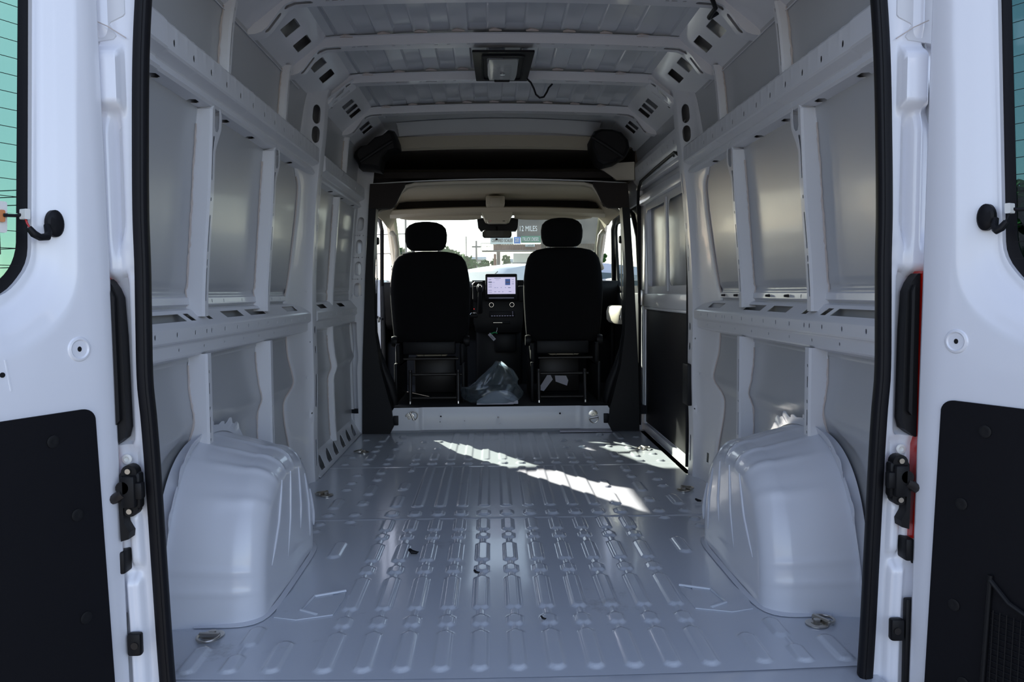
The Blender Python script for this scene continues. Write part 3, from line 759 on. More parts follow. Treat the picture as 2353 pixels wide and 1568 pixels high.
# ------------------------------------------------------------------ rear jambs, seals, lamps, checks
def rear_jamb(side):
    sx = 1 if side == 'left' else -1
    wall = wall_left if side == 'left' else wall_right
    def y_of(x, z):
        y = 1.742
        g = float(sst(1.24, 1.30, z)); gl = 1-float(sst(.93, .99, z))
        up = float(sst(.97, 1.02, z))
        mid = up*(1-g)
        w2 = .012*float(sst(1.06, .98, z)) if z < 1.06 else 0
        # long shallow groove
        y += mid*.022*float(sst(.853+w2, .860+w2, x)-sst(.868, .884, x))
        y -= .012*float(sst(.866, .882, x))*(1-g)
        y += .020*float(sst(.895, .902, x))*up
        # hinge box
        bx = float(sst(.842, .850, x)*(1-sst(.905, .925, x))*sst(1.285, 1.30, z)*(1-sst(1.40, 1.43, z)))
        y -= .030*bx
        y -= .010*float(sst(.868, .89, x)*sst(1.43, 1.47, z))
        # lamp recess
        lr = float(sst(.852+.02*abs(z-.93 > 0), .858, x)*sst(.56, .58, z)*(1-sst(.90, .945, z)))
        y += .050*lr
        # lower steps
        st = float(sst(.27, .25, z)) if False else 1-float(sst(.25, .275, z))
        y -= .018*st*float(sst(.845, .858, x)-sst(.872, .885, x))
        y -= .016*float(sst(.28, .30, z)*(1-sst(.40, .42, z)))*float(sst(.84, .85, x)-sst(.862, .872, x))
        y += .010*float(sst(.838, .846, x))*float(sst(.43, .45, z)*(1-sst(.54, .56, z)))
        return y
    xs = [.815]+list(np.arange(.822, .93, .0035))+[.935, .95]
    zs = list(np.arange(-.10, 1.86, .010))
    sh = lambda z: .0-.012*float(1-sst(0, .5, z))
    b = MB(sx); b.grid(xs, zs, lambda x, z: (-(x+sh(z)), y_of(x, z), z))
    b.f = [list(reversed(f)) for f in b.f]
    o = b.build('rear_jamb', M['white'], wall, ang=70, thick=.0015, off=0)
    b = MB(sx); b.grid([0, .5, 1], list(np.arange(-.1, 1.86, .08)), lambda t, z: (-(.955+sh(z)+.02*t), 1.762+.1*t, z))
    b.build('outer_corner', M['white'], wall)
    # seam sealer line and rivet nuts
    MB(sx).tube([(-.90, 1.722, 1.475), (-.87, 1.727, 1.462), (-.835, 1.735, 1.44)], .0012, 6).build('seam_line', M['sealer'], o)
    for z in (.528, .488): MB(sx).lathe((-.868, 1.738, z), [(.011, .0), (.011, -.003), (.006, -.004), (.005, .002), (.0, .002)], 14, 'y').build('rivet_nut', M['nylon'], o)
    # seal round the opening
    root = empty('door_seal', (-sx*.81, 1.75, 0), label='%s black rubber weather seal framing the rear opening' % side, cat='seal')
    SL = [(-.02, .795), (.10, .800), (.30, .806), (.5, .812), (.62, .817), (.70, .822), (.85, .820), (.95, .818), (1.06, .818), (1.2, .814), (1.39, .806), (1.53, .795), (1.66, .780), (1.74, .765), (1.80, .73)]
    zz = list(np.linspace(-.02, 1.79, 60))
    prof = [(-.015, .006), (-.016, -.008), (-.012, -.014), (-.004, -.016), (.006, -.015), (.013, -.011), (.016, -.002), (.015, .010), (.010, .016), (-.012, .016)]
    rings = []
    for z in zz:
        x = smooth_tab(SL, z)+.0
        rings.append([(-(x+a), 1.735+c, z) for a, c in prof])
    b = MB(sx); b.loft(rings); b.build('bulb', M['rubber'], root, ang=40)
    b = MB(sx); b.loft([[(-(smooth_tab(SL, z)+a), 1.7215+.002, z) for a in (-.007, -.005)]+[(-(smooth_tab(SL, z)+a), 1.7175, z) for a in (-.005, -.007)] for z in zz])
    b.build('lip', M['rubber'], root)
    # tail lamp
    tl = empty('tail_lamp', (-sx*.90, 1.74, .33), label='%s red tail lamp in a black housing, between open rear door and seal' % side, cat='tail lamp')
    b = MB(sx)
    out = [(.856, .600), (.862, .578), (.885, .56), (.889, .56), (.889, .925), (.886, .925), (.880, .920), (.870, .905), (.862, .885), (.858, .80)]
    b.prism(out, lambda u, v, d: (-u, d, v), 1.712, 1.745)
    b.prism([(.864, .62), (.872, .61), (.872, .90), (.866, .885)], lambda u, v, d: (-u, d, v), 1.700, 1.714)
    b.build('housing', M['black'], tl)
    b = MB(sx); b.prism([(.852, .36), (.869, .355), (.871, .445), (.862, .445), (.861, .395), (.850, .375)], lambda u, v, d: (-u, d, v), 1.695, 1.75); b.box(-.885, -.866, 1.70, 1.74, .28, .33, .004)
    b.build('lower_housing', M['black'], tl)
    b = MB(sx); lo = [(.883, .33), (.95, .33), (.95, .925), (.892, .93), (.892, .62), (.890, .50)]; b.prism(lo, lambda u, v, d: (-u, d, v), 1.708, 1.80)
    b.tube([(-.903, 1.706, .90), (-.901, 1.706, .72), (-.896, 1.706, .50), (-.890, 1.706, .36)], .003, 8); b.build('lens', M['red'], tl, ang=40)
    # door check
    ck = empty('door_check', (-sx*.85, 1.72, .46), label='%s black door check bracket with grey rod to the rear door' % side, cat='door check')
    b = MB(sx); b.box(-.872, -.826, 1.700, 1.725, .425, .505, .006); b.box(-.862, -.832, 1.685, 1.705, .43, .50, .005); b.box(-.836, -.818, 1.690, 1.71, .448, .485, .004)
    b.lathe((-.849, 1.712, .505), [(.017, -.012), (.017, .012), (.012, .014), (0, .014)], 16, 'y'); b.lathe((-.849, 1.712, .425), [(.017, -.012), (.017, .012), (0, .012)], 16, 'y')
    b.build('bracket', M['black'], ck)
    for z in (.509, .421): MB(sx).lathe((-.849, 1.698, z), [(.006, -.004), (.006, .0), (0, .0)], 10, 'y').build('screw', M['steel'], ck)
    MB(sx).tube([(-.858, 1.69, .462), (-.875, 1.69, .452), (-.925, 1.725, .425)], [.010, .011, .009], 10).build('rod', M['darkm'], ck)
    MB(sx).tube([(-.858, 1.70, .475), (-.858, 1.685, .475)], .014, 14).build('pivot', M['black'], ck)
    # striker plate and guide strip
    sp = MB(sx).box(-.868, -.838, 1.70, 1.72, .095, .145, .005).box(-.90, -.872, 1.705, 1.722, -.09, .19, .004).build('striker_bracket', M['black'], wall)
    MB(sx).lathe((-.850, 1.70, .12), [(.008, -.003), (.008, 0), (0, 0)], 12, 'y').build('bolt', M['darkm'], sp)
    MB(sx).box(-.90, -.886, 1.712, 1.72, .27, .31, .003).build('buffer', M['black'], wall)
    if side == 'right':
        b = MB(sx)
        b.tube([(-.955, 1.69, 1.44), (-.955, 1.68, 1.36), (-.95, 1.66, 1.33)], .006, 8); b.lathe((-.953, 1.67, 1.315), [(.022, -.006), (.022, .006), (0, .006)], 18, 'y')
        b.build('hinge_hook', M['white'], wall)
rear_jamb('left'); rear_jamb('right')

# ------------------------------------------------------------------ rear doors (stand open past square)
def rear_door(side, n):
    sx = 1 if side == 'left' else -1
    P0 = Vector((-.895, 1.66, 0)) if side == 'left' else Vector((-.903, 1.643, 0))
    d = Vector((-.447, -.894, 0)); nn = Vector((-.894, .447, 0))       # along the leaf; away from the camera side
    def T(t, z, k):
        t2 = t-.027*min(max((.93-z)/.93, 0), 1.1)+.055*(1.46-z)*max(0, 1-abs(t-.10)/.22)*(1 if z > .80 else max(0, (z-.6)/.2))
        p = P0+d*t2+nn*k; return (p.x, p.y, z)
    root = empty('door_%d' % n, (sx*P0.x, P0.y, -.1), kind='structure',
                 label='%s white rear cargo door standing open, tinted window above a black panel' % side)
    W = (.078, .66, .885, 1.72); O = (-.033, .72, -.12, 1.86)
    rings = []
    for off, k in ((0, .042), (0, .030), (.006, .0285), (.018, .0285), (.023, .020), (.036, .018), (.041, .012), (.051, .0115), (.063, .002), (.074, 0)):
        rings.append([T(u, v, k) for u, v in rrect(W[0]-off, W[1]+off*.5, W[2]-off*1.6, W[3]+off*.6, .10+off, 10)])
    oo = rrect(*O, .015, 10)
    rings.append([T(u, v, 0) for u, v in rrect(O[0]+.006, O[1]-.006, O[2]+.006, O[3]-.006, .015, 10)])
    rings.append([T(u, v, .004) for u, v in oo]); rings.append([T(u, v, .05) for u, v in oo])
    rings.append([T(u, v, .056) for u, v in rrect(O[0]+.006, O[1]-.006, O[2]+.006, O[3]-.006, .015, 10)])
    rings.append([T(u, v, .056) for u, v in rrect(W[0]-.01, W[1]+.01, W[2]-.01, W[3]+.01, .10, 10)])
    b = MB(sx); b.loft(rings, cap=False); b.build('leaf', M['white'], root, ang=60)
    b = MB(sx); b.prism(rrect(W[0]-.012, W[1]+.012, W[2]-.012, W[3]+.012, .10, 10), lambda u, v, k: T(u, v, k), .044, .049)
    g = b.build('window_glass', M['glasst'], root)
    a1 = rrect(W[0]-.012, W[1]+.012, W[2]-.012, W[3]+.012, .10, 10); a2 = rrect(W[0]+.020, W[1]-.02, W[2]+.020, W[3]-.02, .09, 10)
    b = MB(sx); b.loft([[T(u, v, .0435) for u, v in a1], [T(u, v, .042) for u, v in a1], [T(u, v, .042) for u, v in a2], [T(u, v, .0435) for u, v in a2]], cap=False)
    b.build('window_border', M['rubber'], root)
    b = MB(sx)
    for k in range(22):
        z = .95+.0335*k
        b.tube([T(W[0]+.015, z, .0425), T(W[1]-.015, z, .0425)], .0007, 4)
    b.build('defroster_wires', M['orange'] if False else M['darkm'], root)
    # black lining
    tp = [(u, v) for u, v in rrect(.008, .705, -.10, .655, .022, 6)]
    b = MB(sx); b.prism(tp, lambda u, v, k: T(u, v, k), -.006, .003)
    pn = b.build('lining_panel', M['board'], root, ang=30)
    for (t, z) in ((.10, .60), (.055, .44), (.045, .22), (.07, .06)):
        c = Vector(T(t, z, -.0065)); b = MB(sx); r = []
        for rad, k in ((.013, -.0062), (.013, -.0085), (.010, -.0095), (.004, -.0085)):
            r.append([tuple(P0+d*(t+rad*math.cos(q))+nn*k+Vector((0, 0, z+rad*math.sin(q)))) for q in [2*PI*i/16 for i in range(16)]])
        b.loft(r); b.build('fastener', M['black'], pn)
    if side == 'right':
        b = MB(sx); b.tube([T(.135, .0, -.012), T(.14, .31, -.012)], .005, 8); b.tube([T(.14, .30, -.012), T(.18, .265, -.014), T(.26, .235, -.016), T(.5, .22, -.016)], .005, 8)
        b.build('pocket_rim', M['black'], pn)
        b = MB(sx)
        for k in range(18):
            z = .02+.0125*k; b.tube([T(.145, z, -.010), T(.55, z, -.012)], .001, 4)
        for k in range(30): b.tube([T(.15+.0135*k, 0, -.010), T(.15+.0135*k, .24, -.012)], .001, 4)
        b.build('pocket_net', M['black'], pn)
    # round boss, stamped line; both holes are black discs painted for their inner shade
    def disc(t, z, prof, name, m, par=root, asp=1.0):
        b = MB(sx); r = []
        for rad, k in prof: r.append([tuple(P0+d*(t+rad*math.cos(q))+nn*k+Vector((0, 0, z+rad*asp*math.sin(q)))) for q in [2*PI*i/24 for i in range(24)]])
        b.loft(r); return b.build(name, m, par)
    bo = disc(.030, .780, [(.027, .001), (.024, -.0025), (.020, -.0035), (.017, -.001), (.002, -.0005)], 'boss', M['white'])
    disc(.030, .780, [(.0045, -.0002), (.0045, -.0014), (.001, -.0014)], 'hole_shade', M['black'], bo, 1.2)
    disc(.189, .742, [(.005, .001), (.005, -.0014), (.001, -.0014)], 'hole_shade', M['black'])
    b = MB(sx); b.tube([T(.164, .77, .001), T(.164, .71, .001)], .0025, 6); b.build('pressed_line', M['white'], root)
    # heater lead: terminal, connector, sleeve and grommet
    hl = empty('heater_lead', (sx*T(.11, 1.04, 0)[0], T(.11, 1.04, 0)[1], 1.04), label='short black wire from window terminal to oval grommet on the %s rear door' % side, cat='wire')
    gt = .063 if side == 'left' else .078
    disc(gt, 1.035, [(.018, .018), (.018, .008), (.014, .004), (.006, .003)], 'grommet', M['rubber'], hl, 1.5)
    b = MB(sx); b.prism(rrect(.122, .150, 1.012, 1.072, .004, 2), lambda u, v, k: T(u, v, k), .036, .041); b.build('terminal_pad', M['nylon'], hl)
    b = MB(sx); b.prism(rrect(.130, .142, 1.032, 1.055, .003, 2), lambda u, v, k: T(u, v, k), .030, .036); b.build('terminal', M['orange'], hl)
    b = MB(sx); b.tube([T(.134, 1.045, .030), T(.118, 1.045, .018), T(.105, 1.047, .012)], .0035, 8); b.build('lead', M['rubber'], hl)
    b = MB(sx); b.prism(rrect(.098, .110, 1.038, 1.058, .002, 2), lambda u, v, k: T(u, v, k), .000, .016); b.build('connector', M['nylon'], hl)
    b = MB(sx); b.tube([T(.104, 1.040, .006), T(.103, 1.030, .002), T(.100, 1.022, -.002)], .002, 8); b.build('red_wire', M['red'] if side == 'left' else M['rubber'], hl)
    P = [(.103, 1.022, -.002), (.095, 1.010, -.006), (.085, 1.004, -.008), (gt+.008, 1.006, -.006), (gt+.002, 1.015, .0), (gt, 1.03, .008)]
    b = MB(sx); b.tube([T(*p) for p in P], [.006, .0075, .007, .0075, .007, .006], 10); b.build('sleeve', M['rubber'], hl)
    return root
rear_door('left', 1); rear_door('right', 2)

# ------------------------------------------------------------------ sliding side door (closed), seen through its opening on the right
def sliding_door():
    root = empty('door_3', (.94, 4.6, -.03), label='closed sliding side door on the right with black lower panel', kind='structure')
    X = .948
    def hm(u, v): return (X+.0-.03*max(0, v-.95)**1.3, u, v)
    def win(y0, y1): return rrect(y0, y1, .92, 1.40, .05, 5)
    zc = [.0, .76, .88]+[.9+.05*k for k in range(1, 17)]
    b = MB(); b.plate(hm, 3.84, 5.11, -.02, 1.72, vc=zc, holes=[win(4.46, 5.02), win(3.90, 4.40)])
    b.build('frame', M['inner'], root, thick=.003, off=0)
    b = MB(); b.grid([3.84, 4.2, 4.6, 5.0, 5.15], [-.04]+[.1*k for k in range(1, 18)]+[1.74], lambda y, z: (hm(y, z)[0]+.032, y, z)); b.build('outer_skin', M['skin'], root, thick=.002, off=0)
    b = MB(); b.box(.940, .947, 3.86, 5.04, .045, .775, .003); b.build('lining_panel', M['board'], root)
    b = MB(); b.box(.925, .950, 3.84, 5.09, .79, .875, .008); b.box(.930, .95, 3.84, 5.09, .775, .79, .004); b.build('waist_rail', M['inner'], root)
    b = MB(); b.box(.928, .955, 3.84, 5.10, -.03, .035, .006); b.build('bottom_rail', M['inner'], root)
    b = MB(); b.box(.925, .965, 5.050, 5.10, .03, .90, .006); b.build('front_stile', M['inner'], root)
    b = MB(); b.loft([[(hm(0, z)[0]-.004, 4.405, z), (hm(0, z)[0]-.012, 4.412, z), (hm(0, z)[0]-.012, 4.448, z), (hm(0, z)[0]-.004, 4.455, z), (hm(0, z)[0]+.004, 4.43, z)] for z in (.89, 1.0, 1.1, 1.2, 1.3, 1.42)])
    b.build('rib', M['inner'], root)
    b = MB(); b.box(.90, .935, 3.84, 5.08, 1.44, 1.50, .008); b.box(.885, .93, 3.84, 5.1, 1.54, 1.60, .006); b.build('top_rail', M['inner'], root)
    b = MB(); b.box(.905, .93, 5.03, 5.07, .80, .90, .004); b.build('latch', M['steel'], root)
    # opening seal
    s = empty('slider_seal', (.90, 4.4, 0), label='black rubber seal around the sliding side door opening', cat='seal')
    pts = [(.905, 3.815, z) for z in (.02, .2, .5, .8, 1.0)]+[(.893, 3.815, 1.25), (.878, 3.82, 1.45), (.872, 3.85, 1.55), (.868, 3.95, 1.585), (.866, 4.4, 1.575), (.870, 4.85, 1.565), (.878, 4.97, 1.53), (.885, 5.02, 1.44), (.895, 5.04, 1.2), (.905, 5.05, .9), (.905, 5.05, .02)]
    P = []
    for i in range(len(pts)-1):
        a, c = Vector(pts[i]), Vector(pts[i+1])
        for k in range(4): P.append(a.lerp(c, k/4))
    P.append(Vector(pts[-1]))
    MB().tube(P, .009, 10).build('bulb', M['rubber'], s)
    b = MB(); b.box(.878, .93, 3.80, 5.05, -.035, -.012, .004); b.build('sill_plate', M['inner'], root)
sliding_door()

# ------------------------------------------------------------------ tie-down rings
def ring_master():
    root = empty('tie_down_ring', (0, 0, 0), label='x', cat='tie-down ring')
    b = MB(); b.lathe((0, 0, 0), [(.030, 0), (.030, .003), (.026, .0045), (.012, .0045)], 28); 
    b.build('base_plate', M['steel'], root)
    b = MB(); b.lathe((0, 0, 0), [(.016, .0046), (.016, .006), (.010, .0062), (.010, .013), (.008, .014), (0, .014)], 6); b.build('bolt', M['steel'], root, ang=20)
    b = MB(); b.tube([(-.026, .018, .009), (.026, .018, .009)], .0075, 10); b.build('clamp', M['steel'], root)
    pts = [(-.028, .018, .009)]+[(-.028*math.cos(a), .020+.034*math.sin(a), .009-.002*math.sin(a)) for a in [PI*k/20 for k in range(1, 20)]]+[(.028, .018, .009)]
    b = MB(); b.tube(pts+[(0, .018, .009)], .0038, 10, closed=True); b.build('ring', M['steel'], root)
    return root
def copy_tree(o, parent=None, first=None):
    c = o.copy(); COL.objects.link(c); c.parent = parent
    for ch in list(o.children): copy_tree(ch, c)
    return c
rm_ = ring_master()
spots = [(-.794, 2.013, 0, 175, 'tie-down ring on floor behind the left wheel arch'), (.800, 2.013, 0, -62, 'tie-down ring on floor behind the right wheel arch'),
         (-.793, 3.427, 0, 60, 'tie-down ring on floor just ahead of the left wheel arch'), (.793, 3.427, 0, -50, 'tie-down ring on floor just ahead of the right wheel arch'),
         (-.778, 4.356, 0, 90, 'small far tie-down ring on floor near the left kick strip'), (.778, 4.356, 0, -80, 'small far tie-down ring on floor beside the sliding door')]
for i, (x, y, z, a, lab) in enumerate(spots):
    o = rm_ if i == 0 else copy_tree(rm_)
    o.matrix_world = Matrix.Translation((x, y, z+.0015)) @ Matrix.Rotation(math.radians(a), 4, 'Z'); o['label'] = lab; o['group'] = 'tie-down rings of the cargo bay'
for (x, z, a, lab) in ((-.582, .103, -65, 'tie-down ring on the left end of the cab step'), (.585, .108, -170, 'tie-down ring on the right end of the cab step')):
    o = copy_tree(rm_)
    o.matrix_world = Matrix.Translation((x, 4.946, z)) @ Matrix.Rotation(PI/2, 4, 'X') @ Matrix.Rotation(math.radians(a), 4, 'Z')
    o['label'] = lab; o['group'] = 'tie-down rings of the cargo bay'

# ------------------------------------------------------------------ cargo lamp hanging under the roof bows
lamp = empty('cargo_lamp', (0, 3.45, 1.87), label='square black framed cargo lamp under the roof bows, switched off', cat='lamp')
Tl = Matrix.Translation((0, 3.46, 1.866)) @ Matrix.Rotation(math.radians(2.2), 4, 'X')
b = MB()
fr = rrect(-.122, .122, -.255, .255, .006, 3); hole = rrect(-.066, .066, -.165, .205, .02, 5)
b.plate(lambda u, v: tuple(Tl @ Vector((u*(1-.03*v/.25), v, 0))), 0, 0, 0, 0, outline=fr, holes=[hole])
b.build('frame', M['board'], lamp, thick=.008, off=0, ang=30)
b = MB(); b.loft([[tuple(Tl @ Vector((u*k*.9, v*k, z))) for u, v in rrect(-.10, .10, -.215, .215, .02, 4)] for k, z in ((1, -.006), (.985, -.010), (.93, -.010), (.92, -.004))], cap=False); b.build('bezel', M['board'], lamp)
b = MB()
def lz(u, v): return -.012-.010*(1-(u/.064)**4)*(1-((v-.02)/.185)**4)+.0015*math.sin(v*2*PI/.016)*(.008 < abs(u) < .04)*(abs(v-.03) < .14)
b.grid(list(np.linspace(-.064, .064, 17)), list(np.linspace(-.165, .205, 141)), lambda u, v: tuple(Tl @ Vector((u*(1-.12*abs((v-.02)/.185)**3), v, lz(u, v)))))
b.build('lens', M['lens'], lamp, thick=.003, off=1)
b = MB(); b.lathe((0, 0, 0), [(.012, -.006), (.012, .0), (0, .001)], 14); b.v = [tuple(Tl @ Vector((p[0], p[1]+.02, p[2]-.024))) for p in b.v]; b.build('bulb', M['chrome'], lamp)
b = MB(); b.v = []; b.box(-.035, .035, .165, .180, -.026, -.016, .003, T=Tl); b.build('switch', M['black'], lamp)
b = MB(); b.tube([(.115, 3.66, 1.868), (.135, 3.70, 1.862), (.150, 3.72, 1.84), (.160, 3.73, 1.815), (.178, 3.74, 1.802), (.198, 3.74, 1.806), (.213, 3.745, 1.83), (.222, 3.76, 1.852), (.24, 3.765, 1.872)], .0045, 8)
b.build('cable', M['rubber'], lamp)
wl = MB(); wl.tube([(.60, 2.62, 1.93), (.645, 2.63, 1.885), (.685, 2.66, 1.868), (.705, 2.68, 1.84), (.70, 2.74, 1.83), (.715, 2.79, 1.845), (.75, 2.81, 1.87)], .008, 8)
tag(wl.build('wiring_loom', M['rubber']), 'black taped wire hanging at the right end of a roof bow', 'wire')

# ------------------------------------------------------------------ cab shell
def cab():
    root = empty('wall_front', (0, 5.0, .15), kind='structure', label='cab bulkhead frame, pillars and firewall in front of the cargo bay')
    # cab floor, firewall, side sills, roof
    b = MB(); b.box(-.97, .97, 4.985, 6.75, .10, .152); b.build('cab_floor', M['carpet'], root)
    b = MB(); b.box(-.95, .95, 6.62, 6.68, .10, .98); b.box(-.92, .92, 6.30, 6.66, .12, .50, .05); b.build('firewall', M['carpet'], root)
    b = MB(); b.loft([[(-.97, y, z), (-.90, y, z+.06), (0, y, z+.09), (.90, y, z+.06), (.97, y, z)] for y, z in ((5.0, 1.86), (5.5, 1.84), (5.9, 1.78), (6.2, 1.66), (6.36, 1.56))], closed=False)
    b.add([(-.97, 5.0, 1.80), (.97, 5.0, 1.80), (.88, 5.0, 1.85), (.80, 5.0, 2.0), (-.80, 5.0, 2.0), (-.88, 5.0, 1.85)], [(0, 1, 2, 3, 4, 5)])
    b.build('cab_roof', M['white'], root, thick=.01, off=0)
    b = MB()
    for q in (-1, 1):
        b.box(q*.985, q*(.86 if q < 0 else .93), 5.02, 5.16, .0, 1.85, .01)
        if q < 0: b.box(-.985, -.93, 5.10, 5.36, .0, 1.85, .01)          # side pillars; this forward left box is added to narrow the sun strip
        b.box(q*.985, q*.90, 5.1, 6.3, 1.46, 1.80, .01)            # door headers
        b.box(q*.985, q*.90, 5.1, 6.9, -.05, .12, .01)           # sills
        b.box(q*.985, q*.92, 6.30, 7.0, .10, 1.00, .01)          # cowl sides
    b.build('door_frame', M['white'], root)
    b = MB(); b.box(-.98, .98, 7.05, 7.75, .10, .62, .08); b.box(-.93, .93, 6.95, 7.5, .60, .72, .05); b.build('bonnet', M['white'], root)
    for q, sd in ((-1, 'left'), (1, 'right')):
        # windscreen pillar with grab handle
        b = MB(); b.loft([[(q*(.84+a*.9+.02*t), 6.28+.72*t+c, 1.53-.57*t) for a, c in ((-.04, -.03), (.03, -.05), (.06, 0), (.05, .05), (-.02, .04))] for t in np.linspace(0, 1, 8)])
        wp = b.build('windscreen_pillar', M['creamp'], root)
        b = MB(); b.tube([(q*.83, 6.20, 1.36), (q*.80, 6.15, 1.33), (q*.79, 6.18, 1.24), (q*.80, 6.25, 1.14), (q*.835, 6.33, 1.08)], [.022, .018, .016, .018, .024], 12); b.build('grab_handle', M['creamp'], wp)
        # black trim on the B pillar
        out = [(.880, .004), (.704, .004), (.680, .05), (.694, .168), (.708, .215), (.750, .38), (.760, .42), (.785, .62), (.793, 1.0), (.782, 1.2), (.766, 1.43), (.812, 1.44), (.842, 1.0), (.871, .43)]
        b = MB(); b.prism([(q*x, z) for x, z in out][::-q], lambda u, v, k: (u, k, v), 4.925, 5.03)
        bt = b.build('pillar_trim', M['black'], root)
        for (x, z) in ((.842, .31), (.842, .165)): MB().lathe((q*x, 4.922, z), [(.010, -.002), (.010, .002), (.003, .002), (0, -.001)], 14, 'y').build('fastener', M['rubber'], bt)
        b = MB(); b.box(q*.684, q*.652, 4.925, 4.945, .055, .115, .003); tb = b.build('bracket', M['black'], bt)
        b = MB(); P = [(.805, 5.07, 1.40), (.812, 5.07, 1.30), (.815, 5.07, 1.1), (.812, 5.07, .7), (.795, 5.08, .52), (.765, 5.09, .40), (.725, 5.09, .30), (.702, 5.09, .22), (.690, 5.09, .16)]
        b.tube([(q*x, y, z) for x, y, z in P], [.010, .010, .010, .011, .022, .032, .036, .030, .020], 12); b.build('door_edge_trim', M['black'], root)
        # door opening seal arch
        b = MB(); P = [(.935, 5.17, .2), (.93, 5.17, .9), (.915, 5.19, 1.25), (.895, 5.25, 1.40), (.885, 5.4, 1.45), (.885, 5.9, 1.45), (.90, 6.15, 1.38), (.925, 6.28, 1.0), (.93, 6.3, .4)]
        b.tube([(q*x, y, z) for x, y, z in P], .016, 10); b.build('opening_seal', M['rubber'], root)
        # upper corner trims beside the headliner
        out = [(.812, 1.416), (.800, 1.566), (.585, 1.570), (.590, 1.55), (.610, 1.52), (.628, 1.484), (.642, 1.452), (.656, 1.430), (.676, 1.416)]
        b = MB(); b.prism([(q*x, z) for x, z in out][::q], lambda u, v, k: (u, k, v), 4.915, 4.99); b.build('corner_trim', M['felt'], root)
    # steel edge strip over the headliner
    b = MB(); b.tube([(x, 4.965, 1.600-.028*(x/.80)**2) for x in np.linspace(-.80, .80, 21)], .004, 6); b.build('edge_strip', M['inner'], root)
    # cab side inner panels seen past the seats
    b = MB(); b.box(-.93, -.90, 6.25, 6.8, .15, .95, .01); b.box(.90, .93, 6.25, 6.8, .15, .95, .01); b.build('kick_panel', M['black'], root)
    return root
cab()

# headliner of the cab: one cream moulding
hl = empty('headliner', (0, 5.5, 1.6), label='cream moulded cab headliner curving down at both sides above the windshield', cat='headliner')
def hrow(y, w, zt, zs, drop):
    P = [(w+.0, zs-drop), (w-.005, zs-.02), (w-.03, zs+.03), (w-.06, zs+.07), (w-.10, zt-.018), (w-.16, zt-.004), (w*.5, zt+.004), (0, zt+.008)]
    P = [(x, y, z) for x, z in P]; return [(-p[0], p[1], p[2]) for p in P]+list(reversed(P))[1:]
rows = [hrow(4.972, .690, 1.575, 1.44, .015), hrow(5.0, .675, 1.568, 1.45, .02), hrow(5.04, .69, 1.583, 1.45, .02), hrow(5.10, .76, 1.592, 1.45, .03), hrow(5.5, .85, 1.605, 1.46, .03), hrow(5.9, .86, 1.615, 1.46, .03), hrow(6.10, .86, 1.60, 1.44, .03), hrow(6.28, .86, 1.56, 1.42, .0)]
b = MB(); b.loft(rows, closed=False); b.build('shell', M['cream'], hl, ang=70, thick=.012, off=0)
b = MB(); b.tube([(x, 4.968, z) for x, z in [(q*a, c) for q, L_ in ((-1, 1), (1, -1)) for a, c in [(.685, 1.418), (.664, 1.438), (.648, 1.460), (.632, 1.492), (.612, 1.527), (.585, 1.556), (.53, 1.570), (.3, 1.580), (.02, 1.584)][::L_]]], .011, 10); b.build('rim', M['creamp'], hl)
b = MB(); b.loft([[(x, 6.02+a, z) for a, z in ((0, 1.545+.0-.02*(x/.8)**2), (-.02, 1.535-.02*(x/.8)**2), (-.01, 1.505-.02*(x/.8)**2), (.06, 1.485-.02*(x/.8)**2), (.26, 1.50-.02*(x/.8)**2), (.26, 1.54))] for x in np.linspace(-.84, .84, 25)])
b.build('front_rail', M['creamp'], hl, ang=50)
b = MB(); b.loft([[(x, 6.10, 1.60), (x, 6.06, 1.54), (x, 6.24, 1.53), (x, 6.24, 1.59)] for x in (-.80, .80)]); b.build('storage_recess', M['felt'], hl)
b = MB(); b.box(-.09, .05, 5.80, 6.12, 1.535, 1.60, .012); b.box(-.055, .025, 5.78, 5.90, 1.53, 1.585, .01); b.build('centre_bracket', M['creamp'], hl)
for q in (-1, 1):
    b = MB(); b.lathe((q*.66, 5.12, 1.55), [(.035, -.01), (.028, -.02), (.018, -.018), (.01, -.008), (0, -.008)], 18); b.build('hook_recess', M['creamp'], hl)
for i, (x0, x1, lab) in enumerate(((-.78, -.155, 'left cream sun visor folded up above the windshield'), (.10, .70, 'right cream sun visor folded up above the windshield'))):
    sv = empty('sun_visor', ((x0+x1)/2, 6.16, 1.47), label=lab, cat='sun visor')
    b = MB(); sg = -1 if i == 0 else 1
    b.loft([[(x, 6.10, z0+.045), (x, 6.085, z0+.03), (x, 6.085, z0+.005), (x, 6.10, z0-.004), (x, 6.125, z0+.002), (x, 6.13, z0+.04)] for x in np.linspace(x0, x1, 13) for z0 in [1.452+.012*abs(2*(x-x0)/(x1-x0)-1)**6]])
    b.build('pad', M['creamp'], sv)
    MB().tube([(x0 if i == 0 else x1, 6.11, 1.475), ((x0 if i == 0 else x1)+sg*.04, 6.12, 1.48)], .006, 8).build('pivot', M['creamp'], sv)

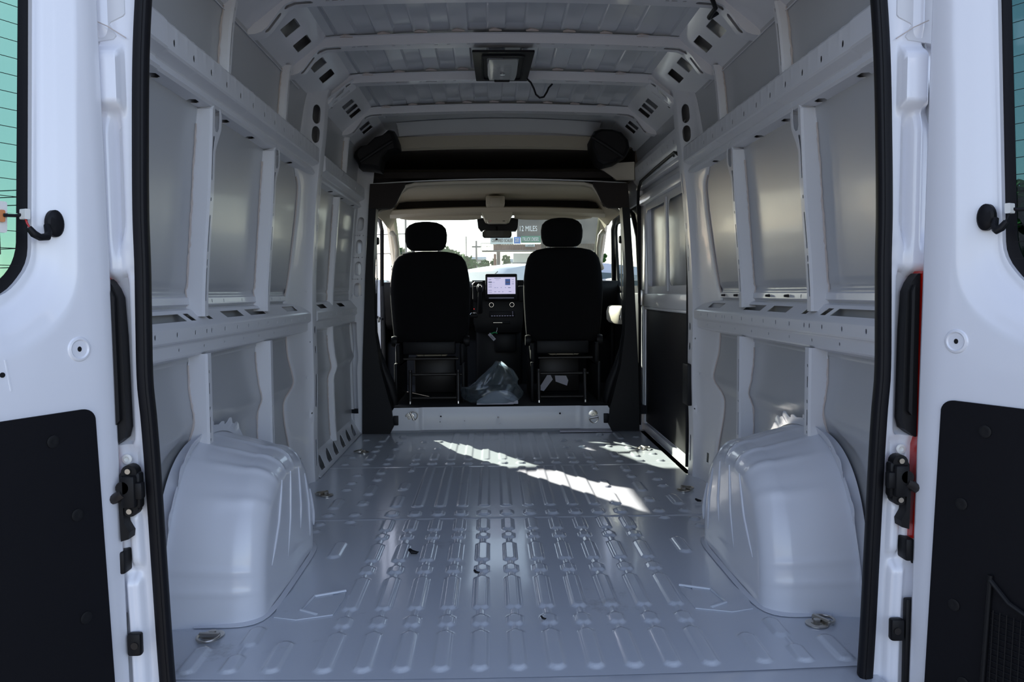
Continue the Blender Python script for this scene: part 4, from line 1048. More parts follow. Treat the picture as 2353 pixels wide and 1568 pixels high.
# shelf above the cab
sh = empty('overhead_shelf', (0, 5.0, 1.6), label='dark felt lined storage shelf above the cab opening', cat='shelf')
b = MB(); b.box(-.86, .86, 5.0, 5.85, 1.640, 1.650); b.box(-.86, .86, 4.975, 5.0, 1.606, 1.648, .008); b.build('tray', M['felt'], sh)
b = MB(); b.loft([[(-.86, 5.80, z), (.86, 5.80, z), (.86, 5.84, z), (-.86, 5.84, z)] for z in (1.62, 1.82)]); b.box(-.88, -.86, 4.99, 5.84, 1.62, 1.80); b.box(.86, .88, 4.99, 5.84, 1.62, 1.80); b.box(-.86, .86, 4.99, 5.82, 1.79, 1.80); b.build('lining', M['lining'], sh)
b = MB(); b.loft([[(x, 4.965, 1.872-.012*(x/.6)**2), (x, 4.960, 1.80+.004*(1 if math.sin(x*2*PI/.165) > .3 else 0)-.012*(x/.6)**2), (x, 4.985, 1.790-.012*(x/.6)**2), (x, 4.995, 1.80), (x, 4.995, 1.87)] for x in np.linspace(-.66, .66, 67)]); b.build('top_panel', M['cream'], sh)

def shroud(out, q, lab):
    r = empty('corner_shroud', (q*.75, 4.8, 1.72), label=lab, cat='cover')
    b = MB(); n = len(out); c = (sum(p[0] for p in out)/n, sum(p[1] for p in out)/n)
    rg = []
    for y, k in ((4.90, 1.0), (4.76, 1.0), (4.735, .93), (4.725, .80)): rg.append([(c[0]+(x-c[0])*k, y, c[1]+(z-c[1])*k) for x, z in out])
    b.loft(rg); b.build('cover', M['black'], r, ang=25)
    b = MB(); b.tube([(c[0]-q*-.09+0, 4.73, c[1]-.07), (c[0]-q*.02, 4.722, c[1]+.0), (c[0]-q*.10, 4.73, c[1]+.05)], .012, 8); b.build('moulded_ridge', M['black'], r)
shroud([(-.862, 1.734), (-.83, 1.765), (-.79, 1.772), (-.74, 1.82), (-.69, 1.835), (-.655, 1.864), (-.625, 1.855), (-.605, 1.80), (-.598, 1.752), (-.66, 1.735), (-.70, 1.69), (-.715, 1.622), (-.76, 1.632), (-.84, 1.639), (-.845, 1.66), (-.87, 1.70)], -1, 'black moulded cover under the roof at the left front corner')
shroud([(.545, 1.80), (.57, 1.852), (.61, 1.866), (.68, 1.862), (.735, 1.845), (.775, 1.80), (.785, 1.752), (.765, 1.705), (.70, 1.665), (.62, 1.645), (.585, 1.665), (.57, 1.71), (.548, 1.75)], 1, 'black moulded cover under the roof at the right front corner')
MB().loft([[(.60, 4.97, 1.69), (.845, 4.94, 1.70), (.845, 4.94, 1.59), (.74, 4.97, 1.592)], [(.60, 5.0, 1.69), (.86, 4.98, 1.70), (.86, 4.98, 1.59), (.74, 5.0, 1.592)]]).build('corner_filler', M['creamp'], hl)

# windshield and glass
b = MB(); b.loft([[(x, 6.30-.10*(1-(x/.84)**2)*0+.72*t-.06*(x/.84)**2, 1.52-.57*t) for x in np.linspace(-.83, .83, 15)] for t in np.linspace(0, 1, 6)], closed=False)
ws = b.build('window_1', M['glassw'], None, thick=.005, off=0); tag(ws, 'sunlit windshield at the front of the cab', kind='structure')

# ------------------------------------------------------------------ dashboard
db = empty('dashboard', (0, 6.4, .2), label='black dashboard with centre screen between the two seats', cat='dashboard')
b = MB(); b.loft([[(x, 6.12+.05*(abs(x)/.9)**2, .86), (x, 6.10+.05*(abs(x)/.9)**2, .93), (x, 6.16, .975), (x, 6.60, .985), (x, 6.98, .955), (x, 6.98, .60), (x, 6.30, .60), (x, 6.22, .66)] for x in np.linspace(-.92, .92, 19)]); b.build('top_pad', M['black'], db, ang=40)
b = MB(); b.loft([[(-.23, 6.13, .985), (.17, 6.13, .985), (.18, 6.5, .985), (-.24, 6.5, .985)], [(-.225, 6.09, .93), (.165, 6.09, .93), (.18, 6.5, .93), (-.24, 6.5, .93)], [(-.22, 6.05, .66), (.16, 6.05, .66), (.18, 6.5, .66), (-.24, 6.5, .66)], [(-.20, 6.08, .58), (.15, 6.08, .58), (.17, 6.5, .58), (-.22, 6.5, .58)]]); b.build('centre_stack', M['black'], db, ang=30)
b = MB(); b.box(-.21, .16, 6.22, 6.50, .15, .60, .03); b.build('lower_console', M['black'], db)
b = MB(); b.box(-.06, .11, 6.10, 6.2, .42, .57, .02); b.build('knee_block', M['black'], db)
b = MB(); b.tube([(-.225, 6.06, .84), (-.225, 6.06, .955), (-.21, 6.06, .97), (-.15, 6.06, .972)], .005, 8); b.build('vent_bezel', M['steel'], db)
for x in (-.19, .155):
    b = MB(); b.box(x-.03, x+.03, 6.045, 6.075, .82, .94, .008); 
    v = b.build('air_vent', M['rubber'], db)
sc_ = MB().box(-.128, .116, 6.00, 6.03, .828, 1.032, .010).build('screen_bezel', M['rubber'], db, ang=40)
MB().box(-.112, .102, 5.996, 6.0, .878, 1.006).build('display', M['screen'], sc_)
for (x0, x1, z0, z1) in ((-.102, -.082, .985, .990), (-.104, -.078, .962, .974), (-.104, -.078, .946, .950), (-.104, -.078, .930, .934), (-.104, -.078, .905, .908), (-.104, -.078, .890, .893),
                         (-.06, -.01, .996, 1.0), (-.05, -.02, .985, .987), (-.075, -.055, .966, .968), (.075, .09, .985, .988), (.075, .09, .968, .971), (.075, .09, .952, .957), (-.06, -.045, .925, .928), (-.04, -.03, .925, .928), (-.01, -.004, .924, .929), (.02, .032, .925, .928), (.045, .065, .923, .929),
                         (-.06, -.045, .893, .897), (-.03, -.015, .893, .897), (.0, .01, .893, .897), (.05, .07, .893, .898)): MB().box(x0, x1, 5.994, 5.9965, z0, z1).build('screen_text', M['uigrey'], sc_)
MB().box(.024, .062, 5.993, 5.9965, .946, .992).build('station_tile', M['blue'], sc_)
MB().box(.030, .056, 5.9915, 5.9935, .966, .970).build('tile_text', M['orange'], sc_)
MB().box(-.102, .09, 5.994, 5.999, .846, .849).build('button_row', M['uigrey'], sc_)
for x in (-.083, .075):
    k = MB().lathe((x, 6.04, .795), [(.0165, .02), (.0165, -.012), (.012, -.016), (0, -.016)], 24, 'y').build('knob', M['rubber'], db)
    MB().tube([(x+.0165*math.cos(a), 6.028, .795+.0165*math.sin(a)) for a in [2*PI*i/28 for i in range(28)]], .0013, 6, closed=True).build('chrome_ring', M['chrome'], k)
MB().box(-.10, .095, 6.03, 6.05, .70, .745, .004).build('climate_panel', M['rubber'], db)
b = MB()
for i in range(9): b.box(-.085+.02*i, -.073+.02*i, 6.027, 6.031, .708, .7115)
for i in range(3): b.box(.078, .082, 6.027, 6.031, .718+.01*i, .722+.01*i)
b.build('button_marks', M['uigrey'], db)
MB().box(-.075, .06, 6.04, 6.06, .648, .668, .003).build('switch_strip', M['steel'] if False else M['rubber'], db)
b = MB(); b.box(-.07, .0, 6.036, 6.042, .656, .6585); b.build('switch_edge', M['steel'], db)
# gear lever
gl = MB().tube([(-.175, 6.04, .74), (-.172, 5.99, .82), (-.170, 5.96, .90)], [.024, .018, .012], 12).build('gear_lever', M['black'], db)
MB().lathe((-.168, 5.95, .925), [(0, -.035), (.014, -.034), (.022, -.02), (.026, 0), (.022, .02), (.012, .03), (0, .031)], 20).build('knob', M['rubber'], gl)
MB().tube([(-.168+.012*math.cos(a), 5.930, .935+.012*math.sin(a)) for a in [2*PI*i/20 for i in range(20)]], .0018, 6, closed=True).build('trim_ring', M['chrome'], gl)
ash = MB().box(-.245, -.19, 6.0, 6.08, .70, .725, .006).build('cup_holder', M['black'], db)
MB().tube([(-.245, 5.995, .722), (-.235, 5.99, .735), (-.20, 5.99, .735), (-.19, 5.995, .722)], .0028, 8).build('chrome_edge', M['chrome'], ash)
MB().lathe((-.216, 6.0, .765), [(.003, -.002), (.003, .002), (0, .002)], 8, 'y').build('indicator', M['redleds'], db)
sw = MB().tube([(-.50+.19*math.cos(a), 5.98+.05*math.sin(a), .92+.17*math.sin(a)) for a in [2*PI*i/40 for i in range(40)]], .014, 10, closed=True)
stw = sw.build('steering_wheel', M['rubber'], db)
MB().tube([(-.68, 5.98, .92), (-.50, 6.0, .92), (-.32, 5.98, .92)], [.012, .04, .012], 10).build('spoke', M['rubber'], stw)
MB().tube([(-.50, 6.0, .92), (-.50, 6.25, .82)], .035, 10).build('column', M['black'], stw)

# mirror, camera housing, overhead console
mr = empty('rear_view_mirror', (-.03, 6.15, 1.37), label='interior rear view mirror on the windshield, centre', cat='mirror')
def bar(o, x0, x1, y0, y1, z0, z1, r, name, m, par):
    b = MB(); P = rrect(x0, x1, z0, z1, r, 5); cx, cz = (x0+x1)/2, (z0+z1)/2
    b.loft([[(cx+(x-cx)*k, y, cz+(z-cz)*k) for x, z in P] for y, k in ((y0, .96), (y0+.006, 1), (y1-.01, 1), (y1, .8))]); return b.build(name, m, par)
bar(mr, -.148, .080, 6.10, 6.14, 1.312, 1.372, .022, 'shell', M['rubber'], mr)
MB().prism(rrect(-.142, .074, 1.317, 1.367, .019, 5), lambda u, v, k: (u, k+(v-1.342)*.30, v), 6.089, 6.091).build('glass', M['mirror'], mr)
MB().tube([(-.035, 6.13, 1.36), (-.035, 6.2, 1.40), (-.035, 6.26, 1.44)], .008, 8).build('stem', M['rubber'], mr)
MB().lathe((-.038, 6.11, 1.302), [(.009, -.008), (.009, .006), (0, .008)], 10).build('tab', M['rubber'], mr)
ch = empty('camera_housing', (-.03, 6.25, 1.42), label='black sensor housing on the windshield behind the mirror', cat='housing')
b = MB(); b.loft([[(x, 6.20+a, z) for x, z in ((-.19, 1.475), (.135, 1.475), (.130, 1.40), (.118, 1.372), (-.16, 1.372), (-.182, 1.40))] for a in (0, .10)]); b.build('cover', M['rubber'], ch)
oc = empty('overhead_console', (-.04, 6.08, 1.47), label='cream overhead console with two reading lights, top centre of windshield', cat='console')
b = MB(); b.loft([[(-.165, y, z+.03), (-.145, y, z-.0), (-.125, y, z-.045), (-.10, y, z-.055), (.04, y, z-.055), (.062, y, z-.045), (.082, y, z), (.10, y, z+.03)] for y, z in ((6.02, 1.492), (6.05, 1.483), (6.2, 1.48))]); b.build('body', M['creamp'], oc, ang=30)
bar(oc, -.108, .042, 6.03, 6.10, 1.418, 1.455, .012, 'lamp_panel', M['creamp'], oc)
MB().box(-.115, .05, 6.024, 6.04, 1.456, 1.464, .002).build('lamp_lens', M['chrome'], oc)
for x, m in ((-.087, 'red'), (.018, 'rubber')): bar(oc, x-.010, x+.010, 6.022, 6.032, 1.432, 1.442, .003, 'button', M[m], oc)

# ------------------------------------------------------------------ seats
def se(cx, cy, z, hw, hd, n=3.2, N=36, lean=0, front=0):
    P = []
    for k in range(N):
        a = 2*PI*k/N; c, s_ = math.cos(a), math.sin(a)
        rr = 1/((abs(c)**n+abs(s_)**n)**(1/n)); P.append((cx+hw*rr*c, cy+hd*rr*s_, z))
    return P
def seat(cx, lab, dz, ho, xl, xr):
    root = empty('cab_seat', (cx, 5.45, .15), label=lab, cat='seat', group=None)
    tab = [(.545, .210, .05, 5.42), (.56, .238, .06, 5.42), (.60, .250, .068, 5.415), (.70, .258, .072, 5.41), (.80, .264, .075, 5.405), (.90, .268, .076, 5.40), (.98, .262, .075, 5.395), (1.05, .252, .072, 5.39), (1.10, .238, .068, 5.385), (1.135, .215, .060, 5.382), (1.155, .18, .050, 5.38), (1.168, .12, .036, 5.38), (1.172, .06, .02, 5.38)]
    b = MB(); b.loft([se(cx, y, z+dz*float(sst(.6, 1.1, z)), w*1.025, d) for z, w, d, y in tab]); back = b.build('backrest', M['fabric'], root, ang=60)
    b = MB(); b.tube([(cx-.20, 5.335, .93+dz), (cx, 5.322, .93+dz), (cx+.20, 5.335, .93+dz)], .0022, 6); b.build('seam', M['fabric'], back)
    hz = [(1.175, .085, .03), (1.182, .11, .042), (1.20, .130, .05), (1.24, .141, .055), (1.285, .143, .056), (1.325, .135, .052), (1.35, .112, .045), (1.366, .075, .034), (1.372, .03, .015)]
    b = MB(); b.loft([se(cx+ho, 5.37, z+dz, w, d, 2.6) for z, w, d in hz]); hr = b.build('headrest', M['fabric'], root, ang=60)
    for q in (-1, 1):
        MB().cyl((cx+ho+q*.09, 5.37, 1.12+dz), (cx+ho+q*.09, 5.37, 1.20+dz), .006, 10).build('post', M['chrome'], hr)
        MB().lathe((cx+ho+q*.09, 5.365, 1.163+dz), [(.012, 0), (.012, .012), (.007, .016)], 12).build('post_collar', M['nylon'], hr)
    b = MB(); b.loft([se(cx, 5.70, z, w, d, 4) for z, w, d in ((.535, .20, .22), (.55, .235, .25), (.60, .25, .265), (.65, .24, .255), (.68, .20, .22))]); b.build('cushion', M['fabric'], root, ang=60)
    b = MB(); b.box(cx-.19, cx+.17, 5.33, 5.36, .47, .56, .012); b.build('back_skirt', M['black'], root)
    P = [(cx-.135, .482), (cx+.135, .482), (cx+.10, .455), (cx-.09, .455)]
    b = MB(); b.prism(P, lambda u, v, k: (u, k, v), 5.40, 5.41); up = b.build('underside_liner', M['cream'], root)
    for x in (-.05, .07): MB().box(cx+x-.002, cx+x+.002, 5.394, 5.402, .452, .485).build('wire', M['darkm'], up)
    # steel pedestal of tubes
    def ftube(pts, r, nm, m='darkm', par=root): return MB().tube(pts, r, 10).build(nm, M[m], par)
    ftube([(cx-.18, 5.30, .445), (cx+.19, 5.30, .445)], .009, 'cross_tube')
    ftube([(xl, 5.25, .343), (xr+.03, 5.25, .343)], .010, 'cross_tube'); ftube([(xl, 5.20, .192), (xr, 5.20, .192)], .009, 'cross_tube')
    for x in (xl, xr):
        lg = ftube([(x, 5.22, .375), (x, 5.18, .17)], .012, 'leg'); ftube([(x, 5.18, .195), (x, 5.178, .155)], [.006, .009], 'foot_bolt', 'steel', lg)
        MB().lathe((x, 5.20, .36), [(.004, -.013), (.004, -.002), (0, -.002)], 8, 'y').build('rivet', M['rubber'], lg)
    for q in (-1, 1):
        b = MB(); b.box(cx+q*.235, cx+q*.20, 5.28, 5.85, .40, .55, .02); b.box(cx+q*.235, cx+q*.215, 5.22, 5.85, .155, .42, .006); b.build('side_plate', M['black'], root)
        b = MB(); b.lathe((cx+q*.245, 5.36, .56), [(.035, -.02), (.04, 0), (.035, .02), (.01, .022)], 18, 'x'); b.build('recliner_cover', M['black'], root)
    b = MB(); b.box(cx-.15, cx+.15, 5.75, 5.85, .155, .42, .01); b.build('front_panel', M['darkm'], root)
    return root
seat(-.474, 'black driver seat on the left seen from behind, on a tubular steel base', 0, -.022, -.60, -.282)
seat(.438, 'black passenger seat on the right seen from behind, on a tubular steel base', .022, -.010, .255, .564)

# seat belts on the B pillars
for q, sd in ((-1, 'left'), (1, 'right')):
    sb = empty('seat_belt', (q*.80, 5.16, 1.25), label='%s black seat belt hanging from the pillar beside the seat' % sd, cat='seat belt')
    b = MB(); b.loft([[(q*(x-.0), 5.14, z), (q*(x+.0), 5.185, z), (q*(x+.0015), 5.185, z), (q*(x+.0015), 5.14, z)] for x, z in ((.80, 1.30), (.802, 1.0), (.81, .7), (.82, .45), (.83, .25))]); b.build('webbing', M['rubber'], sb)
    b = MB(); b.lathe((q*.795, 5.15, 1.23), [(.022, -.012), (.026, 0), (.022, .012), (0, .014)], 18, 'x'); b.build('anchor_cover', M['rubber'], sb)
    b = MB(); b.box(q*.79, q*.80, 5.14, 5.18, .70, .735, .003); b.build('tongue', M['steel'], sb)

# front doors of the cab
d5 = empty('door_5', (.93, 5.7, .1), kind='structure', label='closed passenger cab door at the right with pale armrest')
b = MB(); b.box(.93, .98, 5.17, 6.30, .12, .88, .01); b.build('panel', M['black'], d5)
b = MB(); b.plate(lambda u, v: (.955-.05*max(0, v-.88), u, v), 5.17, 6.30, .88, 1.47, vc=(1.0, 1.2), holes=[rrect(5.26, 6.18, .93, 1.41, .08)]); b.build('window_frame', M['black'], d5, thick=.02, off=0)
b = MB(); b.box(.955, .96, 5.25, 6.2, .90, 1.42); b.build('window_glass', M['glassw'], d5)
b = MB(); b.loft([se(.875, 5.75, z, w, d, 3) for z, w, d in ((.66, .045, .28), (.68, .06, .30), (.74, .062, .31), (.775, .05, .30), (.785, .03, .28))]); b.build('armrest', M['creamp'], d5)
b = MB(); b.box(.90, .93, 5.5, 5.9, .30, .44, .01); b.build('door_pocket', M['black'], d5)
d4 = empty('door_4', (-.98, 6.28, .1), kind='structure', label='open white driver door seen through the left cab opening')
Td = Matrix.Translation((-.995, 6.28, 0)) @ Matrix.Rotation(math.radians(188), 4, 'Z')
b = MB(); b.box(0, 1.05, -.05, .03, .10, .90, .015, T=Td); b.build('panel', M['white'], d4)
b = MB(); b.plate(lambda u, v: tuple(Td @ Vector((u, -.01, v))), .0, 1.05, .88, 1.47, holes=[rrect(.10, .98, .94, 1.42, .06)]); b.build('window_frame', M['white'], d4, thick=.02, off=0)
b = MB(); b.box(.08, 1.0, -.012, -.008, .92, 1.43, T=Td); b.build('window_glass', M['glassw'], d4)
for z in (1.16, .98, .86, .68): 
    p = Td @ Vector((.06, .035, z)); MB().lathe(tuple(p), [(.010, -.004), (.010, .0), (0, .0)], 10, 'y').build('hinge_bolt', M['steel'], d4)
b = MB(); b.tube([(-.985, 6.2, .72), (-.94, 6.15, .70), (-.90, 6.1, .69)], .010, 8); b.build('check_strap', M['rubber'], d4)

# ------------------------------------------------------------------ small things
def bag():
    root = empty('plastic_bag', (-.08, 5.10, .165), label='crumpled clear plastic bag with papers inside, on the step between the seats', cat='bag')
    me = MB(); NU, NV = 72, 44; rnd = mnoise
    prof = [(0, .80), (.08, .98), (.25, 1.06), (.45, 1.0), (.6, .84), (.72, .62), (.84, .38), (.93, .20), (1, .05)]
    def pt(u, v, k=1):
        a = 2*PI*u; t = v; w = smooth_tab(prof, t)
        h = .012+.258*t
        x = .178*w*math.cos(a)+.045*float(sst(.3, 1, t)); y = .085*w*math.sin(a)
        # handle gathered on the right, folds
        f = mnoise.noise(Vector((math.cos(a)*2.2, math.sin(a)*2.2, t*3)))*.035+mnoise.noise(Vector((math.cos(a)*7, math.sin(a)*7, t*6)))*.014
        f += .006*abs(mnoise.noise(Vector((math.cos(a)*16, math.sin(a)*16, t*9))))
        f *= .5+.9*t*(1-t)*2
        x += f*math.cos(a)*1.2; y += f*math.sin(a)
        h += mnoise.noise(Vector((math.cos(a)*3+9, math.sin(a)*3, t*2)))*.03*t
        h -= .06*float(sst(.35, .6, t))*(1-float(sst(-.3, .5, math.cos(a))))*(1-t)*2
        return (-.085+x, 5.10+y, .160+max(h, .004))
    us = [k/NU for k in range(NU+1)]; vs_ = [k/NV for k in range(NV+1)]
    me.grid(us, vs_, lambda u, v: pt(u, v)); me.build('film', M['film'], root, ang=80, thick=.0004, off=0)
    b = MB()
    for s_ in (0, 1):
        c = []
        b.loft([[(-.085+x, 5.10+.02*s_+y2, .163+z*(1-abs(2*(x-.02-.03*s_)/.24)**3*.7)) for y2, z in ((-.045, .0), (-.032, .03+.02*s_), (-.01, .055+.02*s_+.02*mnoise.noise(Vector((x*14, s_*3, 0)))), (.03, .05+.03*s_), (.045, 0))] for x in np.linspace(-.10+.03*s_, .14+.03*s_, 16)])
    b.build('papers', M['paper'], root, ang=20)
    return root
bag()
tg = empty('hang_tag', (-.06, 6.0, .55), label='white barcode tag on a green tie hanging below the centre console', cat='tag')
Tt = Matrix.Translation((-.083, 5.98, .553)) @ Matrix.Rotation(math.radians(-42), 4, 'Y')
MB().box(-.012, .012, -.001, .001, -.035, .030, T=Tt).build('label_paper', M['paper'], tg)
b = MB()
for k in range(9): b.box(-.008, .006, -.0018, -.001, -.022+.004*k, -.0205+.004*k, T=Tt)
b.build('barcode', M['dtext'], tg)
MB().tube([(-.09, 5.98, .575), (-.06, 5.98, .585), (-.04, 5.985, .578)], .005, 8).build('green_clip', M['green'], tg)
MB().tube([(-.05, 5.985, .582), (-.042, 5.99, .60), (-.040, 6.0, .62)], .002, 6).build('tie', M['nylon'], tg)
for i, (pts, lab) in enumerate((([(.27, .20), (.31, .188), (.35, .24), (.375, .27), (.36, .30), (.335, .30)], 'left of two pale folded papers under the passenger seat'), ([(.395, .255), (.475, .225), (.485, .262), (.47, .295), (.39, .297)], 'right of two pale folded papers under the passenger seat'))):
    b = MB(); b.prism(pts, lambda u, v, k: (u, k+.10*(v-.2), v), 5.52, 5.524); tag(b.build('folded_paper', M['paper']), lab, 'paper', 'papers under the passenger seat')
b = MB(); b.box(.37, .70, 4.895, 4.965, .004, .009, .002); st = tag(b.build('floor_strip', M['paper']), 'small dirty paper strip lying at the foot of the cab step, right', 'paper')
for i, (x, y, s_, lab) in enumerate(((-.335, 2.625, .022, 'curled black rubber scrap on the floor left of centre'), (-.115, 2.42, .012, 'small dark crumb on the middle of the floor'), (.80, 3.22, .016, 'black scrap on the floor beside the right wheel arch'), (.072, 2.06, .009, 'tiny black crumb near the rear of the floor'))):
    b = MB(); b.tube([(x-.3*s_, y+s_, .012), (x-.4*s_, y+.2*s_, .016), (x, y-.4*s_, .013), (x+.7*s_, y-.6*s_, .012), (x+s_, y-.2*s_, .012)], [.001, s_*.28, s_*.35, s_*.25, .001], 7)
    tag(b.build('debris_scrap', M['rubber']), lab, 'debris')

# ------------------------------------------------------------------ outside
b = MB(); b.grid([-120, -40, -10, 10, 40, 120], [-30, 0, 20, 60, 160], lambda x, y: (x, y, -.55)); g = b.build('ground', M['asphalt']); tag(g, 'asphalt lot around the van', kind='structure')
b = MB(); b.box(-.97, .97, 1.62, 1.74, -.42, -.06, .03); b.box(-.75, .75, 1.55, 1.66, -.20, -.08, .02); tag(b.build('rear_bumper', M['black']), 'black rear bumper step below the cargo floor', 'bumper')

def car(loc, rot, lab, name='parked_car'):
    root = empty(name, loc, label=lab, cat='car')
    T = Matrix.Translation(loc) @ Matrix.Rotation(math.radians(rot), 4, 'Z')
    def L(prof, hws, nm, m, par=root):
        b = MB(); r = []
        for x, z, hw, zb in prof: r.append([tuple(T @ Vector(p)) for p in ((x, -hw, zb), (x, -hw*1.0, zb+(z-zb)*.8), (x, -hw*.88, z), (x, 0, z+.02), (x, hw*.88, z), (x, hw, zb+(z-zb)*.8), (x, hw, zb))])
        b.loft(r); return b.build(nm, m, par, ang=40)
    L([(-2.4, .75, .80, .30), (-2.35, .95, .88, .28), (-1.6, 1.08, .95, .25), (-.9, 1.14, .96, .25), (.5, 1.16, .96, .25), (2.2, 1.16, .95, .25), (2.5, 1.05, .88, .30)], 0, 'body', M['carw'])
    L([(-1.15, 1.16, .80, 1.10), (-.95, 1.30, .79, 1.10), (-.35, 1.72, .72, 1.10), (.1, 1.79, .70, 1.10), (1.2, 1.81, .70, 1.10), (2.1, 1.74, .70, 1.10), (2.42, 1.20, .76, 1.10)], 0, 'cabin', M['carw'])
    # windows stand a little proud of the cabin
    def quad(P, nm):
        b = MB(); n = len(P); c = sum((Vector(p) for p in P), Vector())/n
        b.v = [tuple(T @ Vector(p)) for p in P]; b.f = [tuple(range(n))]; return b.build(nm, M['carg'], root, thick=.012, off=0, flat=True)
    quad([(-1.06, -.66, 1.25), (-1.06, .66, 1.25), (-.46, .60, 1.69), (-.46, -.60, 1.69)], 'windshield')
    for q in (-1, 1): quad([(-.62, q*.79, 1.20), (-.05, q*.745, 1.66), (.85, q*.735, 1.69), (.85, q*.79, 1.20)], 'side_window'); quad([(.93, q*.79, 1.20), (.93, q*.735, 1.69), (1.95, q*.74, 1.64), (2.15, q*.78, 1.22)], 'side_window')
    for x in (-1.5, 1.5):
        for q in (-1, 1):
            b = MB(); b.lathe((0, 0, 0), [(.20, -.11), (.34, -.10), (.37, -.06), (.37, .06), (.34, .10), (.20, .11)], 28, 'y'); b.v = [tuple(T @ (Vector(p)+Vector((x, q*.86, .37)))) for p in b.v]
            wh = b.build('wheel', M['rubber'], root)
            b = MB(); b.lathe((0, 0, 0), [(.22, -.115), (.20, -.118), (.04, -.10), (.04, .10), (.20, .118), (.22, .115)], 20, 'y'); b.v = [tuple(T @ (Vector(p)+Vector((x, q*.86, .37)))) for p in b.v]
            b.build('hub', M['steel'], wh)
    b = MB()
    for q in (-1, 1): b.box(-2.42, -2.30, q*.55, q*.84, .72, .86, .02, T=T)
    b.build('headlamps', M['nylon'], root)
    return root
car((.10, 10.1, -.55), 32, 'white sport utility car parked ahead, seen through the windshield', 'parked_car')
car((-3.5, 14.5, -.55), 80, 'white car parked far left beyond the open driver door', 'parked_car')

def tree(x, y, r, h, lab, group=None, seed=0, z0=-.55):
    rnd = random.Random(seed); root = empty('tree', (x, y, z0), label=lab, cat='tree', group=group)
    MB().tube([(x, y, z0), (x+.1, y, z0+h*.35), (x-.05, y, z0+h*.6)], [r*.08, r*.06, r*.03], 8).build('trunk', M['bark'], root)
    b = MB(); n = 1700
    blobs = [(x+rnd.uniform(-.6, .6)*r, y+rnd.uniform(-.6, .6)*r, z0+h*.62+rnd.uniform(-.35, .32)*h*.8, r*rnd.uniform(.3, .5)) for _ in range(9)]
    for i in range(n):
        bx, by, bz, br = blobs[i % 9]
        d = Vector((rnd.gauss(0, 1), rnd.gauss(0, 1), rnd.gauss(0, 1))).normalized()
        p = Vector((bx, by, bz))+d*br*rnd.uniform(.55, 1.0)
        a = Vector((rnd.gauss(0, 1), rnd.gauss(0, 1), rnd.gauss(0, 1))).normalized(); c = a.orthogonal().normalized(); s_ = r*.12
        b.add([p-a*s_, p+c*s_*.6, p+a*s_, p-c*s_*.6], [(0, 1, 2, 3)])
    b.build('foliage', M['leaf'], root, flat=True)
    return root
for i, (px, y, wpx, top, lab) in enumerate(((925, 48, 50, 553, 'leafy tree at the left edge of the windshield view'), (1068, 60, 90, 572, 'low round tree beyond the lot, left of centre'), (1118, 50, 42, 578, 'bushy green tree beside the billboard post'),
        (1172, 40, 34, 576, 'bright green shrub right of the billboard post'), (1040, 80, 60, 590, 'distant dark tree lowest on the horizon, left of centre'), (1382, 45, 24, 560, 'green tree at the right edge of the windshield view'), (1128, 62, 34, 575, 'tall green tree just behind the billboard'), (1410, 30, 30, 590, 'green tree seen through the passenger door window'), (873, 34, 40, 588, 'green tree seen past the open driver door'))):
    x = -.06+(px-1129)*y/1800; h = 1.44+(672-top)*y/1800
    tree(x, y, wpx*y/1800*.75, h*1.0, lab, None, i)
tree(27, 36, 3.5, 8.5, 'tall dark tree seen through the right rear door glass', None, 77)
tree(-26, 34, 2.5, 4.6, 'low dark tree seen through the left rear door glass', None, 78)

bb = empty('billboard', (2, 30, -.55), label='dark roadside billboard with service panels beyond the parked car', cat='billboard')
def bx(px0, px1, py0, py1, y0, y1): 
    k = 30/1800
    return (-.06+(px0-1129)*k, -.06+(px1-1129)*k, y0, y1, .89+(671-py1)*k, .89+(671-py0)*k)
MB().box(*bx(1190, 1380, 470, 545, 30, 30.4)).box(*bx(1245, 1380, 545, 578, 30, 30.4)).build('face', M['signd'], bb)
MB().box(*bx(1129, 1182, 546, 561, 29.9, 30.1)).build('white_panel', M['signw'], bb)
MB().box(*bx(1183, 1198, 545, 560, 29.9, 30.1)).build('blue_panel', M['signb'], bb)
MB().box(*bx(1199, 1244, 543, 558, 29.9, 30.1)).build('green_panel', M['signg'], bb)
b = MB()
for i in range(62): b.box(*bx(1136+3.8*i, 1139.2+3.8*i, 561, 576, 30.0, 30.1))
b.box(*bx(1136, 1372, 562, 575, 30.1, 30.2)); b.build('slatted_skirt', M['rust'], bb)
MB().box(*bx(1209, 1230, 562.5, 567.5, 29.85, 29.95)).build('name_plate', M['signw'], bb)
MB().box(*bx(1110, 1300, 577, 579, 29.2, 30.0)).box(*bx(1108, 1130, 561, 562, 29.3, 29.4)).box(*bx(1108, 1130, 568, 569, 29.3, 29.4)).box(*bx(1108, 1109, 561, 578, 29.3, 29.4)).box(*bx(1121, 1122, 561, 578, 29.3, 29.4)).build('catwalk', M['wood'], bb)
MB().cyl((.25, 30.5, -.55), (.25, 30.5, 3.2), .075, 14).build('post', M['wood'], bb)
MB().cyl((.12, 31, -.55), (.12, 31, 2.4), .05, 12).build('post', M['rust'], bb)
MB().box(*bx(1183, 1250, 579, 600, 31, 31.1)).build('lower_poster', M['signw'], bb)
